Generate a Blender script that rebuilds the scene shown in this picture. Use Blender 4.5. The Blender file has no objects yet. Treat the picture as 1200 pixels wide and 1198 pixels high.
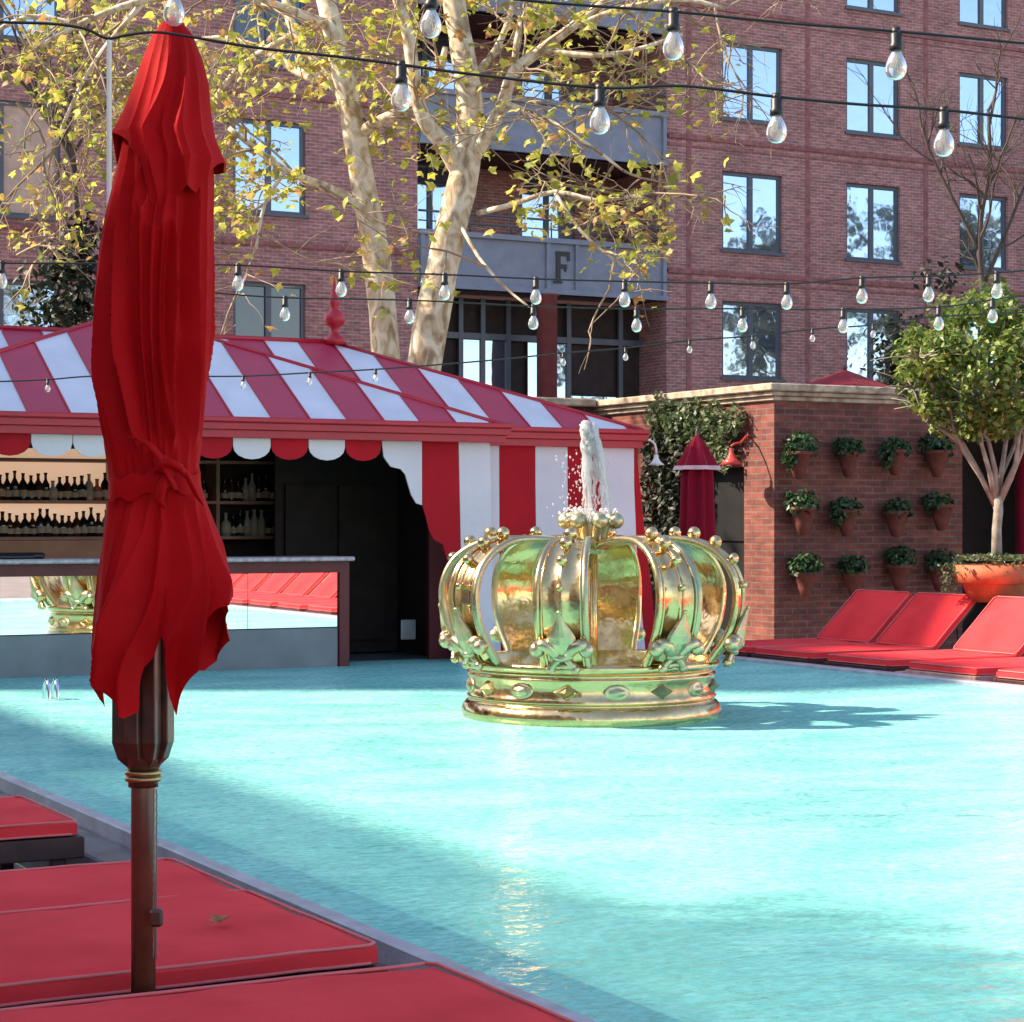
import bpy, bmesh, math, random
from mathutils import Vector, Matrix, noise
PI=math.pi; R=math.radians
random.seed(7)
S=bpy.context.scene
COL=S.collection
# ------------------------------------------------------------ camera model
FPX=2445.0; YAW=R(28); EYE=1.5; HOR=610.0
FW=Vector((math.sin(YAW),math.cos(YAW),0)); RT=Vector((math.cos(YAW),-math.sin(YAW),0)); UP=Vector((0,0,1))
def ray(px,py): return FW+RT*((px-600)/FPX)+UP*((HOR-py)/FPX)
def at(px,py,X=None,Y=None,Z=None,dep=None):
    r=ray(px,py); o=Vector((0,0,EYE))
    if X is not None: t=X/r.x
    elif Y is not None: t=Y/r.y
    elif Z is not None: t=(Z-EYE)/r.z
    else: t=dep
    return o+r*t
def lerp(a,b,t): return a+(b-a)*t
def interp(tab,x):
    if x<=tab[0][0]: return tab[0][1]
    for (a,b),(c,d) in zip(tab,tab[1:]):
        if x<=c: return b+(d-b)*(x-a)/(c-a)
    return tab[-1][1]
# ------------------------------------------------------------ materials
def newmat(name):
    m=bpy.data.materials.new(name); m.use_nodes=True
    nt=m.node_tree; return m,nt,nt.nodes,nt.links,nt.nodes['Principled BSDF']
def M(name,col,rough=.6,metal=0,var=.12,vs=4,bump=0,bs=60,sheen=0,spec=.5,col2=None,detail=4,emit=None,es=0,coat=0,rvar=0):
    m,nt,N,L,b=newmat(name)
    tc=N.new('ShaderNodeTexCoord')
    nz=N.new('ShaderNodeTexNoise'); nz.inputs['Scale'].default_value=vs; nz.inputs['Detail'].default_value=detail
    L.new(tc.outputs['Object'],nz.inputs['Vector'])
    rp=N.new('ShaderNodeValToRGB')
    c2=col2 or tuple(max(0,c*(1-var)) for c in col); c1=col if col2 else tuple(min(1,c*(1+var)) for c in col)
    rp.color_ramp.elements[0].position=.32; rp.color_ramp.elements[1].position=.68
    rp.color_ramp.elements[0].color=(*c2,1); rp.color_ramp.elements[1].color=(*c1,1)
    L.new(nz.outputs['Fac'],rp.inputs['Fac']); L.new(rp.outputs['Color'],b.inputs['Base Color'])
    b.inputs['Roughness'].default_value=rough; b.inputs['Metallic'].default_value=metal
    b.inputs['Specular IOR Level'].default_value=spec
    if sheen: b.inputs['Sheen Weight'].default_value=sheen; b.inputs['Sheen Roughness'].default_value=.5
    if coat: b.inputs['Coat Weight'].default_value=coat
    if rvar:
        mr=N.new('ShaderNodeMapRange'); mr.inputs['To Min'].default_value=max(.02,rough-rvar); mr.inputs['To Max'].default_value=rough+rvar
        L.new(nz.outputs['Fac'],mr.inputs['Value']); L.new(mr.outputs['Result'],b.inputs['Roughness'])
    if bump:
        n2=N.new('ShaderNodeTexNoise'); n2.inputs['Scale'].default_value=bs; n2.inputs['Detail'].default_value=5
        L.new(tc.outputs['Object'],n2.inputs['Vector'])
        bp=N.new('ShaderNodeBump'); bp.inputs['Strength'].default_value=bump; bp.inputs['Distance'].default_value=.02
        L.new(n2.outputs['Fac'],bp.inputs['Height']); L.new(bp.outputs['Normal'],b.inputs['Normal'])
    if emit:
        b.inputs['Emission Color'].default_value=(*emit,1); b.inputs['Emission Strength'].default_value=es
    return m
def brickmat(name,c1,c2,mortar,bw=.25,bh=.08,ms=.012,dirt=.35,contrast=1.0):
    m,nt,N,L,b=newmat(name)
    tc=N.new('ShaderNodeTexCoord'); sp=N.new('ShaderNodeSeparateXYZ'); L.new(tc.outputs['Object'],sp.inputs[0])
    ad=N.new('ShaderNodeMath'); ad.operation='ADD'; L.new(sp.outputs['X'],ad.inputs[0]); L.new(sp.outputs['Y'],ad.inputs[1])
    cb=N.new('ShaderNodeCombineXYZ'); L.new(ad.outputs[0],cb.inputs['X']); L.new(sp.outputs['Z'],cb.inputs['Y'])
    br=N.new('ShaderNodeTexBrick'); br.inputs['Scale'].default_value=1; br.inputs['Brick Width'].default_value=bw
    br.inputs['Row Height'].default_value=bh; br.inputs['Mortar Size'].default_value=ms; br.inputs['Mortar Smooth'].default_value=.2
    br.inputs['Color1'].default_value=(*c1,1); br.inputs['Color2'].default_value=(*c2,1); br.inputs['Mortar'].default_value=(*mortar,1)
    br.inputs['Bias'].default_value=-.1
    L.new(cb.outputs[0],br.inputs['Vector'])
    nz=N.new('ShaderNodeTexNoise'); nz.inputs['Scale'].default_value=1.1; nz.inputs['Detail'].default_value=7; nz.inputs['Roughness'].default_value=.65
    L.new(tc.outputs['Object'],nz.inputs['Vector'])
    mr=N.new('ShaderNodeMapRange'); mr.inputs['From Min'].default_value=.3; mr.inputs['From Max'].default_value=.7
    mr.inputs['To Min'].default_value=1-dirt; mr.inputs['To Max'].default_value=1+dirt*.6; L.new(nz.outputs['Fac'],mr.inputs['Value'])
    vm=N.new('ShaderNodeVectorMath'); vm.operation='SCALE'; L.new(br.outputs['Color'],vm.inputs[0]); L.new(mr.outputs['Result'],vm.inputs['Scale'])
    # single burnt bricks
    n3=N.new('ShaderNodeTexNoise'); n3.inputs['Scale'].default_value=9; n3.inputs['Detail'].default_value=2
    mp=N.new('ShaderNodeMapping'); mp.inputs['Scale'].default_value=(.45,.45,1.6); L.new(tc.outputs['Object'],mp.inputs[0]); L.new(mp.outputs[0],n3.inputs['Vector'])
    r3=N.new('ShaderNodeMapRange'); r3.inputs['From Min'].default_value=.35; r3.inputs['From Max'].default_value=.62; r3.inputs['To Min'].default_value=.70; r3.inputs['To Max'].default_value=1.1
    L.new(n3.outputs['Fac'],r3.inputs['Value'])
    v2=N.new('ShaderNodeVectorMath'); v2.operation='SCALE'; L.new(vm.outputs[0],v2.inputs[0]); L.new(r3.outputs['Result'],v2.inputs['Scale'])
    L.new(v2.outputs[0],b.inputs['Base Color'])
    b.inputs['Roughness'].default_value=.85
    bp=N.new('ShaderNodeBump'); bp.inputs['Strength'].default_value=.6; bp.inputs['Distance'].default_value=.01; bp.invert=True
    L.new(br.outputs['Fac'],bp.inputs['Height']); L.new(bp.outputs['Normal'],b.inputs['Normal'])
    return m
def stripemat(name,off,c_white,c_red,period=.82):
    m,nt,N,L,b=newmat(name)
    tc=N.new('ShaderNodeTexCoord'); sp=N.new('ShaderNodeSeparateXYZ'); L.new(tc.outputs['Object'],sp.inputs[0])
    s1=N.new('ShaderNodeMath'); s1.operation='SUBTRACT'; s1.inputs[1].default_value=off-period*40; L.new(sp.outputs['X'],s1.inputs[0])
    s2=N.new('ShaderNodeMath'); s2.operation='DIVIDE'; s2.inputs[1].default_value=period; L.new(s1.outputs[0],s2.inputs[0])
    s3=N.new('ShaderNodeMath'); s3.operation='FRACT'; L.new(s2.outputs[0],s3.inputs[0])
    s4=N.new('ShaderNodeMath'); s4.operation='LESS_THAN'; s4.inputs[1].default_value=.5; L.new(s3.outputs[0],s4.inputs[0])
    nz=N.new('ShaderNodeTexNoise'); nz.inputs['Scale'].default_value=2.2; nz.inputs['Detail'].default_value=8; L.new(tc.outputs['Object'],nz.inputs['Vector'])
    mr=N.new('ShaderNodeMapRange'); mr.inputs['From Min'].default_value=.3; mr.inputs['From Max'].default_value=.7; mr.inputs['To Min'].default_value=.86; mr.inputs['To Max'].default_value=1.03; L.new(nz.outputs['Fac'],mr.inputs['Value'])
    mx=N.new('ShaderNodeMix'); mx.data_type='RGBA'; mx.inputs['A'].default_value=(*c_red,1); mx.inputs['B'].default_value=(*c_white,1)
    L.new(s4.outputs[0],mx.inputs['Factor'])
    vm=N.new('ShaderNodeVectorMath'); vm.operation='SCALE'; L.new(mx.outputs['Result'],vm.inputs[0]); L.new(mr.outputs['Result'],vm.inputs['Scale'])
    L.new(vm.outputs[0],b.inputs['Base Color']); b.inputs['Roughness'].default_value=.45
    return m
def leafmat(name,cols,trans=.45,rough=.5):
    m,nt,N,L,b=newmat(name)
    g=N.new('ShaderNodeNewGeometry'); rp=N.new('ShaderNodeValToRGB')
    rp.color_ramp.interpolation='LINEAR'
    e=rp.color_ramp.elements; e[0].position=0; e[0].color=(*cols[0],1); e[1].position=1; e[1].color=(*cols[-1],1)
    for i,c in enumerate(cols[1:-1]):
        q=e.new((i+1)/(len(cols)-1)); q.color=(*c,1)
    L.new(g.outputs['Random Per Island'],rp.inputs['Fac']); L.new(rp.outputs['Color'],b.inputs['Base Color'])
    b.inputs['Roughness'].default_value=rough
    t=N.new('ShaderNodeBsdfTranslucent'); L.new(rp.outputs['Color'],t.inputs['Color'])
    mx=N.new('ShaderNodeMixShader'); mx.inputs[0].default_value=trans
    L.new(b.outputs[0],mx.inputs[1]); L.new(t.outputs[0],mx.inputs[2]); L.new(mx.outputs[0],N['Material Output'].inputs['Surface'])
    return m
def clearmat(name,tint,fac_white=0.0,ior=1.45,rough=.03,white=(1,1,1)):
    m,nt,N,L,b=newmat(name); N.remove(b)
    tr=N.new('ShaderNodeBsdfTransparent'); tr.inputs[0].default_value=(*tint,1)
    gl=N.new('ShaderNodeBsdfGlossy'); gl.inputs['Roughness'].default_value=rough
    fr=N.new('ShaderNodeFresnel'); fr.inputs[0].default_value=ior
    mx=N.new('ShaderNodeMixShader'); L.new(fr.outputs[0],mx.inputs[0]); L.new(tr.outputs[0],mx.inputs[1]); L.new(gl.outputs[0],mx.inputs[2])
    out=mx
    if fac_white:
        tl=N.new('ShaderNodeBsdfTranslucent'); tl.inputs[0].default_value=(*white,1)
        df=N.new('ShaderNodeBsdfDiffuse'); df.inputs[0].default_value=(*white,1)
        m1=N.new('ShaderNodeMixShader'); m1.inputs[0].default_value=.5; L.new(tl.outputs[0],m1.inputs[1]); L.new(df.outputs[0],m1.inputs[2])
        m2=N.new('ShaderNodeMixShader'); m2.inputs[0].default_value=fac_white; L.new(mx.outputs[0],m2.inputs[1]); L.new(m1.outputs[0],m2.inputs[2]); out=m2
    L.new(out.outputs[0],N['Material Output'].inputs['Surface'])
    return m
def watermat():
    m,nt,N,L,b=newmat('pool_water'); N.remove(b)
    tc=N.new('ShaderNodeTexCoord')
    def nz(sc,scale,det):
        mp=N.new('ShaderNodeMapping'); mp.inputs['Scale'].default_value=sc; mp.inputs['Rotation'].default_value=(0,0,R(20)); L.new(tc.outputs['Object'],mp.inputs[0])
        n=N.new('ShaderNodeTexNoise'); n.inputs['Scale'].default_value=scale; n.inputs['Detail'].default_value=det; n.inputs['Distortion'].default_value=.6
        L.new(mp.outputs[0],n.inputs['Vector']); return n
    a=nz((1,1.5,1),4.0,4); c=nz((1,1.2,1),20,3)
    ad=N.new('ShaderNodeMath'); ad.operation='MULTIPLY_ADD'; ad.inputs[1].default_value=.22; L.new(c.outputs['Fac'],ad.inputs[0]); L.new(a.outputs['Fac'],ad.inputs[2])
    bp=N.new('ShaderNodeBump'); bp.inputs['Strength'].default_value=.42; bp.inputs['Distance'].default_value=.10; L.new(ad.outputs[0],bp.inputs['Height'])
    tr=N.new('ShaderNodeBsdfTransparent'); tr.inputs[0].default_value=(.88,.985,.975,1)
    # milky scattering inside the water, more of it along long (grazing) paths
    df=N.new('ShaderNodeBsdfDiffuse'); L.new(bp.outputs[0],df.inputs['Normal'])
    n5=nz((1,1.6,1),1.1,6); rp=N.new('ShaderNodeValToRGB'); e=rp.color_ramp.elements; e[0].position=.3; e[0].color=(.17,.59,.54,1); e[1].position=.7; e[1].color=(.33,.77,.71,1)
    L.new(n5.outputs['Fac'],rp.inputs['Fac'])
    n6=nz((1,1.7,1),17,4); r6=N.new('ShaderNodeMapRange'); r6.inputs['From Min'].default_value=.35; r6.inputs['From Max'].default_value=.65; r6.inputs['To Min'].default_value=.72; r6.inputs['To Max'].default_value=1.22; L.new(n6.outputs['Fac'],r6.inputs['Value'])
    v6=N.new('ShaderNodeVectorMath'); v6.operation='SCALE'; L.new(rp.outputs['Color'],v6.inputs[0]); L.new(r6.outputs['Result'],v6.inputs['Scale']); L.new(v6.outputs[0],df.inputs[0])
    lw=N.new('ShaderNodeLayerWeight'); lw.inputs['Blend'].default_value=.5
    m6=N.new('ShaderNodeMapRange'); m6.inputs['From Min'].default_value=.72; m6.inputs['From Max'].default_value=.95; m6.inputs['To Min'].default_value=.38; m6.inputs['To Max'].default_value=.88; L.new(lw.outputs['Facing'],m6.inputs['Value'])
    mk=N.new('ShaderNodeMixShader'); L.new(m6.outputs['Result'],mk.inputs[0]); L.new(tr.outputs[0],mk.inputs[1]); L.new(df.outputs[0],mk.inputs[2])
    gl=N.new('ShaderNodeBsdfGlossy'); gl.inputs['Roughness'].default_value=.05; L.new(bp.outputs[0],gl.inputs['Normal'])
    fr=N.new('ShaderNodeFresnel'); fr.inputs[0].default_value=1.33; L.new(bp.outputs[0],fr.inputs['Normal'])
    fm=N.new('ShaderNodeMath'); fm.operation='MULTIPLY'; fm.inputs[1].default_value=.32; L.new(fr.outputs[0],fm.inputs[0])
    mx=N.new('ShaderNodeMixShader'); L.new(fm.outputs[0],mx.inputs[0]); L.new(mk.outputs[0],mx.inputs[1]); L.new(gl.outputs[0],mx.inputs[2])
    L.new(mx.outputs[0],N['Material Output'].inputs['Surface'])
    return m
def tilemat(name,c1,c2,mortar,size=.05,ms=.003,rough=.3,big=.12):
    m,nt,N,L,b=newmat(name)
    tc=N.new('ShaderNodeTexCoord'); br=N.new('ShaderNodeTexBrick'); br.offset=0
    br.inputs['Scale'].default_value=1; br.inputs['Brick Width'].default_value=size; br.inputs['Row Height'].default_value=size
    br.inputs['Mortar Size'].default_value=ms; br.inputs['Color1'].default_value=(*c1,1); br.inputs['Color2'].default_value=(*c2,1); br.inputs['Mortar'].default_value=(*mortar,1)
    L.new(tc.outputs['Object'],br.inputs['Vector'])
    nz=N.new('ShaderNodeTexNoise'); nz.inputs['Scale'].default_value=1.3; nz.inputs['Detail'].default_value=6; L.new(tc.outputs['Object'],nz.inputs['Vector'])
    mr=N.new('ShaderNodeMapRange'); mr.inputs['From Min'].default_value=.3; mr.inputs['From Max'].default_value=.7; mr.inputs['To Min'].default_value=1-big; mr.inputs['To Max'].default_value=1+big*.6; L.new(nz.outputs['Fac'],mr.inputs['Value'])
    vm=N.new('ShaderNodeVectorMath'); vm.operation='SCALE'; L.new(br.outputs['Color'],vm.inputs[0]); L.new(mr.outputs['Result'],vm.inputs['Scale'])
    L.new(vm.outputs[0],b.inputs['Base Color']); b.inputs['Roughness'].default_value=rough
    return m
def barkmat(name,cols,scale=3.0):
    m,nt,N,L,b=newmat(name)
    tc=N.new('ShaderNodeTexCoord'); mp=N.new('ShaderNodeMapping'); mp.inputs['Scale'].default_value=(1.5,1.5,.9); L.new(tc.outputs['Object'],mp.inputs[0])
    vo=N.new('ShaderNodeTexNoise'); vo.inputs['Scale'].default_value=scale; vo.inputs['Detail'].default_value=5; vo.inputs['Distortion'].default_value=1.2; L.new(mp.outputs[0],vo.inputs['Vector'])
    rp=N.new('ShaderNodeValToRGB'); rp.color_ramp.interpolation='LINEAR'; e=rp.color_ramp.elements
    e[0].position=.36; e[0].color=(*cols[0],1); e[1].position=.62; e[1].color=(*cols[2],1); q=e.new(.47); q.color=(*cols[1],1)
    L.new(vo.outputs['Fac'],rp.inputs['Fac']); L.new(rp.outputs['Color'],b.inputs['Base Color']); b.inputs['Roughness'].default_value=.8
    bp=N.new('ShaderNodeBump'); bp.inputs['Strength'].default_value=.4; bp.inputs['Distance'].default_value=.03; L.new(vo.outputs['Fac'],bp.inputs['Height']); L.new(bp.outputs[0],b.inputs['Normal'])
    return m
def goldmat(name,gold,patina,amt,rough=.2):
    m,nt,N,L,b=newmat(name)
    tc=N.new('ShaderNodeTexCoord')
    nz=N.new('ShaderNodeTexNoise'); nz.inputs['Scale'].default_value=3.2; nz.inputs['Detail'].default_value=8; nz.inputs['Roughness'].default_value=.62; L.new(tc.outputs['Object'],nz.inputs['Vector'])
    rp=N.new('ShaderNodeValToRGB'); e=rp.color_ramp.elements; e[0].position=.62-amt*.32; e[0].color=(0,0,0,1); e[1].position=.80-amt*.2; e[1].color=(1,1,1,1)
    L.new(nz.outputs['Fac'],rp.inputs['Fac'])
    mx=N.new('ShaderNodeMix'); mx.data_type='RGBA'; mx.inputs['A'].default_value=(*gold,1); mx.inputs['B'].default_value=(*patina,1); L.new(rp.outputs['Color'],mx.inputs['Factor'])
    L.new(mx.outputs['Result'],b.inputs['Base Color'])
    n2=N.new('ShaderNodeTexNoise'); n2.inputs['Scale'].default_value=11; n2.inputs['Detail'].default_value=6; L.new(tc.outputs['Object'],n2.inputs['Vector'])
    mm=N.new('ShaderNodeMath'); mm.operation='MULTIPLY_ADD'; mm.inputs[1].default_value=-.25; mm.inputs[2].default_value=1; L.new(rp.outputs['Color'],mm.inputs[0]); L.new(mm.outputs[0],b.inputs['Metallic'])
    mr=N.new('ShaderNodeMapRange'); mr.inputs['To Min'].default_value=rough*.5; mr.inputs['To Max'].default_value=rough*1.6; L.new(n2.outputs['Fac'],mr.inputs['Value'])
    ad=N.new('ShaderNodeMath'); ad.operation='MULTIPLY_ADD'; ad.inputs[1].default_value=.22; L.new(rp.outputs['Color'],ad.inputs[0]); L.new(mr.outputs['Result'],ad.inputs[2]); L.new(ad.outputs[0],b.inputs['Roughness'])
    n4=N.new('ShaderNodeTexNoise'); n4.inputs['Scale'].default_value=4.5; n4.inputs['Detail'].default_value=3; L.new(tc.outputs['Object'],n4.inputs['Vector'])
    bp=N.new('ShaderNodeBump'); bp.inputs['Strength'].default_value=.5; bp.inputs['Distance'].default_value=.03; L.new(n4.outputs['Fac'],bp.inputs['Height']); L.new(bp.outputs[0],b.inputs['Normal'])
    return m
def fabric(name,col,col2,trans=.0,scale=420,sheen=.25,rough=.85,mottle=2.5):
    m,nt,N,L,b=newmat(name)
    tc=N.new('ShaderNodeTexCoord')
    nz=N.new('ShaderNodeTexNoise'); nz.inputs['Scale'].default_value=mottle; nz.inputs['Detail'].default_value=8; L.new(tc.outputs['Object'],nz.inputs['Vector'])
    rp=N.new('ShaderNodeValToRGB'); e=rp.color_ramp.elements; e[0].position=.35; e[0].color=(*col2,1); e[1].position=.65; e[1].color=(*col,1)
    L.new(nz.outputs['Fac'],rp.inputs['Fac']); L.new(rp.outputs['Color'],b.inputs['Base Color'])
    b.inputs['Roughness'].default_value=rough; b.inputs['Sheen Weight'].default_value=sheen; b.inputs['Specular IOR Level'].default_value=.12
    b.inputs['Sheen Tint'].default_value=(1,.55,.5,1)
    n2=N.new('ShaderNodeTexNoise'); n2.inputs['Scale'].default_value=scale; L.new(tc.outputs['Object'],n2.inputs['Vector'])
    n3=N.new('ShaderNodeTexNoise'); n3.inputs['Scale'].default_value=9; n3.inputs['Detail'].default_value=3; L.new(tc.outputs['Object'],n3.inputs['Vector'])
    bp=N.new('ShaderNodeBump'); bp.inputs['Strength'].default_value=.25; bp.inputs['Distance'].default_value=.003; L.new(n2.outputs['Fac'],bp.inputs['Height'])
    b2=N.new('ShaderNodeBump'); b2.inputs['Strength'].default_value=.35; b2.inputs['Distance'].default_value=.02; L.new(n3.outputs['Fac'],b2.inputs['Height']); L.new(bp.outputs[0],b2.inputs['Normal'])
    L.new(b2.outputs[0],b.inputs['Normal'])
    if trans:
        t=N.new('ShaderNodeBsdfTranslucent'); L.new(rp.outputs['Color'],t.inputs[0]); mx=N.new('ShaderNodeMixShader'); mx.inputs[0].default_value=trans
        L.new(b.outputs[0],mx.inputs[1]); L.new(t.outputs[0],mx.inputs[2]); L.new(mx.outputs[0],N['Material Output'].inputs['Surface'])
    return m

RED=(.46,.010,.028); WHITE=(.74,.72,.74)
m_brick=brickmat('brick_building',(.43,.165,.15),(.33,.125,.115),(.43,.32,.30),bw=.23,bh=.08,ms=.010,dirt=.22)
m_brickc=M('brick_course',(.27,.10,.098),.9,var=.3,vs=6)
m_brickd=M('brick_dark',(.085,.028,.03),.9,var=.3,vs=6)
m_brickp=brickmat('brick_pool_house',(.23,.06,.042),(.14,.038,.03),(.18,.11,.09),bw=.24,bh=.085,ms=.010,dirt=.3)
m_cope=M('coping_stone',(.58,.46,.34),.8,var=.35,vs=6,bump=.4,bs=30,col2=(.24,.17,.12))
m_steel=M('grey_steel',(.19,.21,.27),.5,var=.12,vs=3)
m_frame=M('window_frame',(.075,.085,.11),.4,var=.1)
m_glass=M('window_glass',(.03,.05,.08),.03,var=.1,metal=0,spec=1.0)
m_gl,nt_,N_,L_,b_=newmat('mirror_window'); b_.inputs['Base Color'].default_value=(.40,.52,.68,1); b_.inputs['Metallic'].default_value=.9; b_.inputs['Roughness'].default_value=.03
tc_=N_.new('ShaderNodeTexCoord'); nz_=N_.new('ShaderNodeTexNoise'); nz_.inputs['Scale'].default_value=1.1; L_.new(tc_.outputs['Object'],nz_.inputs['Vector'])
bp_=N_.new('ShaderNodeBump'); bp_.inputs['Strength'].default_value=.25; bp_.inputs['Distance'].default_value=.03; L_.new(nz_.outputs['Fac'],bp_.inputs['Height']); L_.new(bp_.outputs[0],b_.inputs['Normal'])
m_mirror=M('mirror_silver',(.9,.88,.86),.015,metal=1,var=0)
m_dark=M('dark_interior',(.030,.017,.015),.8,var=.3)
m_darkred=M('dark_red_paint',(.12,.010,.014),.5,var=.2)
m_blind=M('window_blind',(.55,.38,.30),.8,var=.15)
m_column=M('column_paint',(.19,.045,.045),.6,var=.15)
m_redp=M('red_paint',RED,.38,var=.10,vs=3,spec=.5)
m_whitep=M('white_paint',WHITE,.5,var=.05,vs=2)
m_redw=fabric('red_canvas',(.52,.012,.022),(.40,.010,.018),0,300,.1,.7,1.2)
m_whitew=fabric('white_canvas',(.74,.70,.74),(.66,.62,.67),0,300,.05,.7,1.2)
m_cush=fabric('cushion_red',(.90,.055,.062),(.76,.040,.048),0,500,.03,.9,2.2)
m_pipe=M('piping_pink',(.72,.16,.16),.7,var=.1)
m_umb=fabric('umbrella_cloth',(.54,.003,.006),(.40,.002,.004),.04,500,.02,.7,2.0)
m_umbd=fabric('umbrella_cloth_far',(.30,.008,.030),(.24,.006,.022),.1,400,.2,.8,2.0)
m_pinkt=M('faded_trim',(.72,.50,.50),.8,var=.1)
m_wood=M('teak_dark',(.10,.030,.018),.35,var=.35,vs=14,col2=(.035,.012,.009),coat=.25)
m_pole=M('pole_wood',(.17,.045,.024),.35,var=.3,vs=8,col2=(.10,.026,.015),coat=.3)
m_loung=M('lounger_wood',(.05,.015,.014),.5,var=.3,vs=10)
m_palew=M('pale_wood',(.50,.30,.24),.6,var=.2,vs=9)
m_brass=M('brass',(.42,.30,.14),.35,metal=1,var=.2)
m_black=M('black_rubber',(.012,.012,.013),.45,var=.2)
m_cord=M('cord',(.20,.14,.12),.8,var=.2)
m_white=M('white_enamel',(.75,.74,.70),.35,var=.05)
m_redlamp=M('red_enamel',(.60,.05,.04),.35,var=.05)
m_bulb=clearmat('bulb_glass',(.97,.97,.96),.20,1.5,.03,(1,.97,.92))
m_fil=M('filament',(.9,.75,.5),.4,var=0)
m_water=watermat()
m_floor=tilemat('pool_tiles',(.36,.84,.78),(.30,.76,.72),(.42,.84,.80),.06,.004,.3,.10)
m_bench=tilemat('bench_tiles',(.44,.84,.80),(.38,.78,.75),(.46,.84,.80),.06,.004,.3,.10)
m_deck=tilemat('deck_pavers',(.30,.25,.23),(.24,.20,.185),(.12,.10,.09),.4,.01,.8,.2)
m_rim=M('rim_stone',(.40,.42,.47),.35,var=.2,vs=5,bump=.2)
m_gutter=M('gutter_stone',(.10,.12,.14),.3,var=.4,vs=7,bump=.2)
m_plinth=M('plinth_stone',(.17,.20,.22),.4,var=.15,vs=3)
m_slab=M('counter_slab',(.42,.38,.42),.25,var=.3,vs=16)
m_terra=M('terracotta',(.46,.13,.055),.75,var=.2,vs=6,bump=.15)
m_terrad=M('terracotta_shaded',(.15,.036,.025),.8,var=.25,vs=9,bump=.15)  # terracotta darkened for the shadow over the wall pots
m_soil=M('soil',(.03,.02,.015),.95,var=.3,vs=20)
m_iron=M('wrought_iron',(.02,.02,.022),.5,var=.2)
m_ironw=M('white_iron',(.55,.55,.56),.5,var=.1)
m_gold=goldmat('crown_gold',(.72,.50,.25),(.30,.24,.12),.34,.17)
m_goldg=goldmat('crown_gold_aged',(.60,.47,.28),(.22,.34,.24),.5,.28)
m_goldi=goldmat('crown_gold_inner',(.84,.53,.24),(.40,.26,.12),.32,.16)
m_spray=clearmat('spray_water',(1,1,1),.34,1.33,.1)
m_bark=barkmat('plane_bark',[(.28,.20,.12),(.52,.41,.27),(.70,.63,.50)],3.2)
m_twig=M('twig_bark',(.30,.22,.15),.8,var=.4,vs=3)
m_darkbark=M('dark_bark',(.07,.05,.04),.9,var=.3,vs=5)
m_greybark=M('pale_bark',(.27,.235,.19),.8,var=.35,vs=8,bump=.3)
m_leafy=leafmat('plane_leaves',[(.15,.19,.03),(.36,.40,.07),(.50,.52,.09),(.64,.62,.13),(.58,.50,.12),(.42,.22,.09),(.34,.36,.10)],.5)
m_leafg=leafmat('topiary_leaves',[(.03,.06,.015),(.09,.16,.03),(.17,.25,.045),(.25,.32,.07),(.11,.17,.035),(.34,.36,.10)],.35,.4)
m_leafd=leafmat('pot_leaves',[(.015,.04,.015),(.03,.08,.025),(.05,.11,.04),(.025,.06,.02)],.3,.35)
m_ivy=leafmat('ivy_leaves',[(.03,.055,.02),(.10,.15,.06),(.18,.22,.12),(.05,.08,.03)],.35,.4)
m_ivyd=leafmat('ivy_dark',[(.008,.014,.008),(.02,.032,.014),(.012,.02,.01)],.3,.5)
m_leafr=leafmat('far_leaves',[(.03,.035,.01),(.06,.07,.02),(.10,.10,.03)],.3)  # leaf colours darkened for the unlit side of the trees
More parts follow.
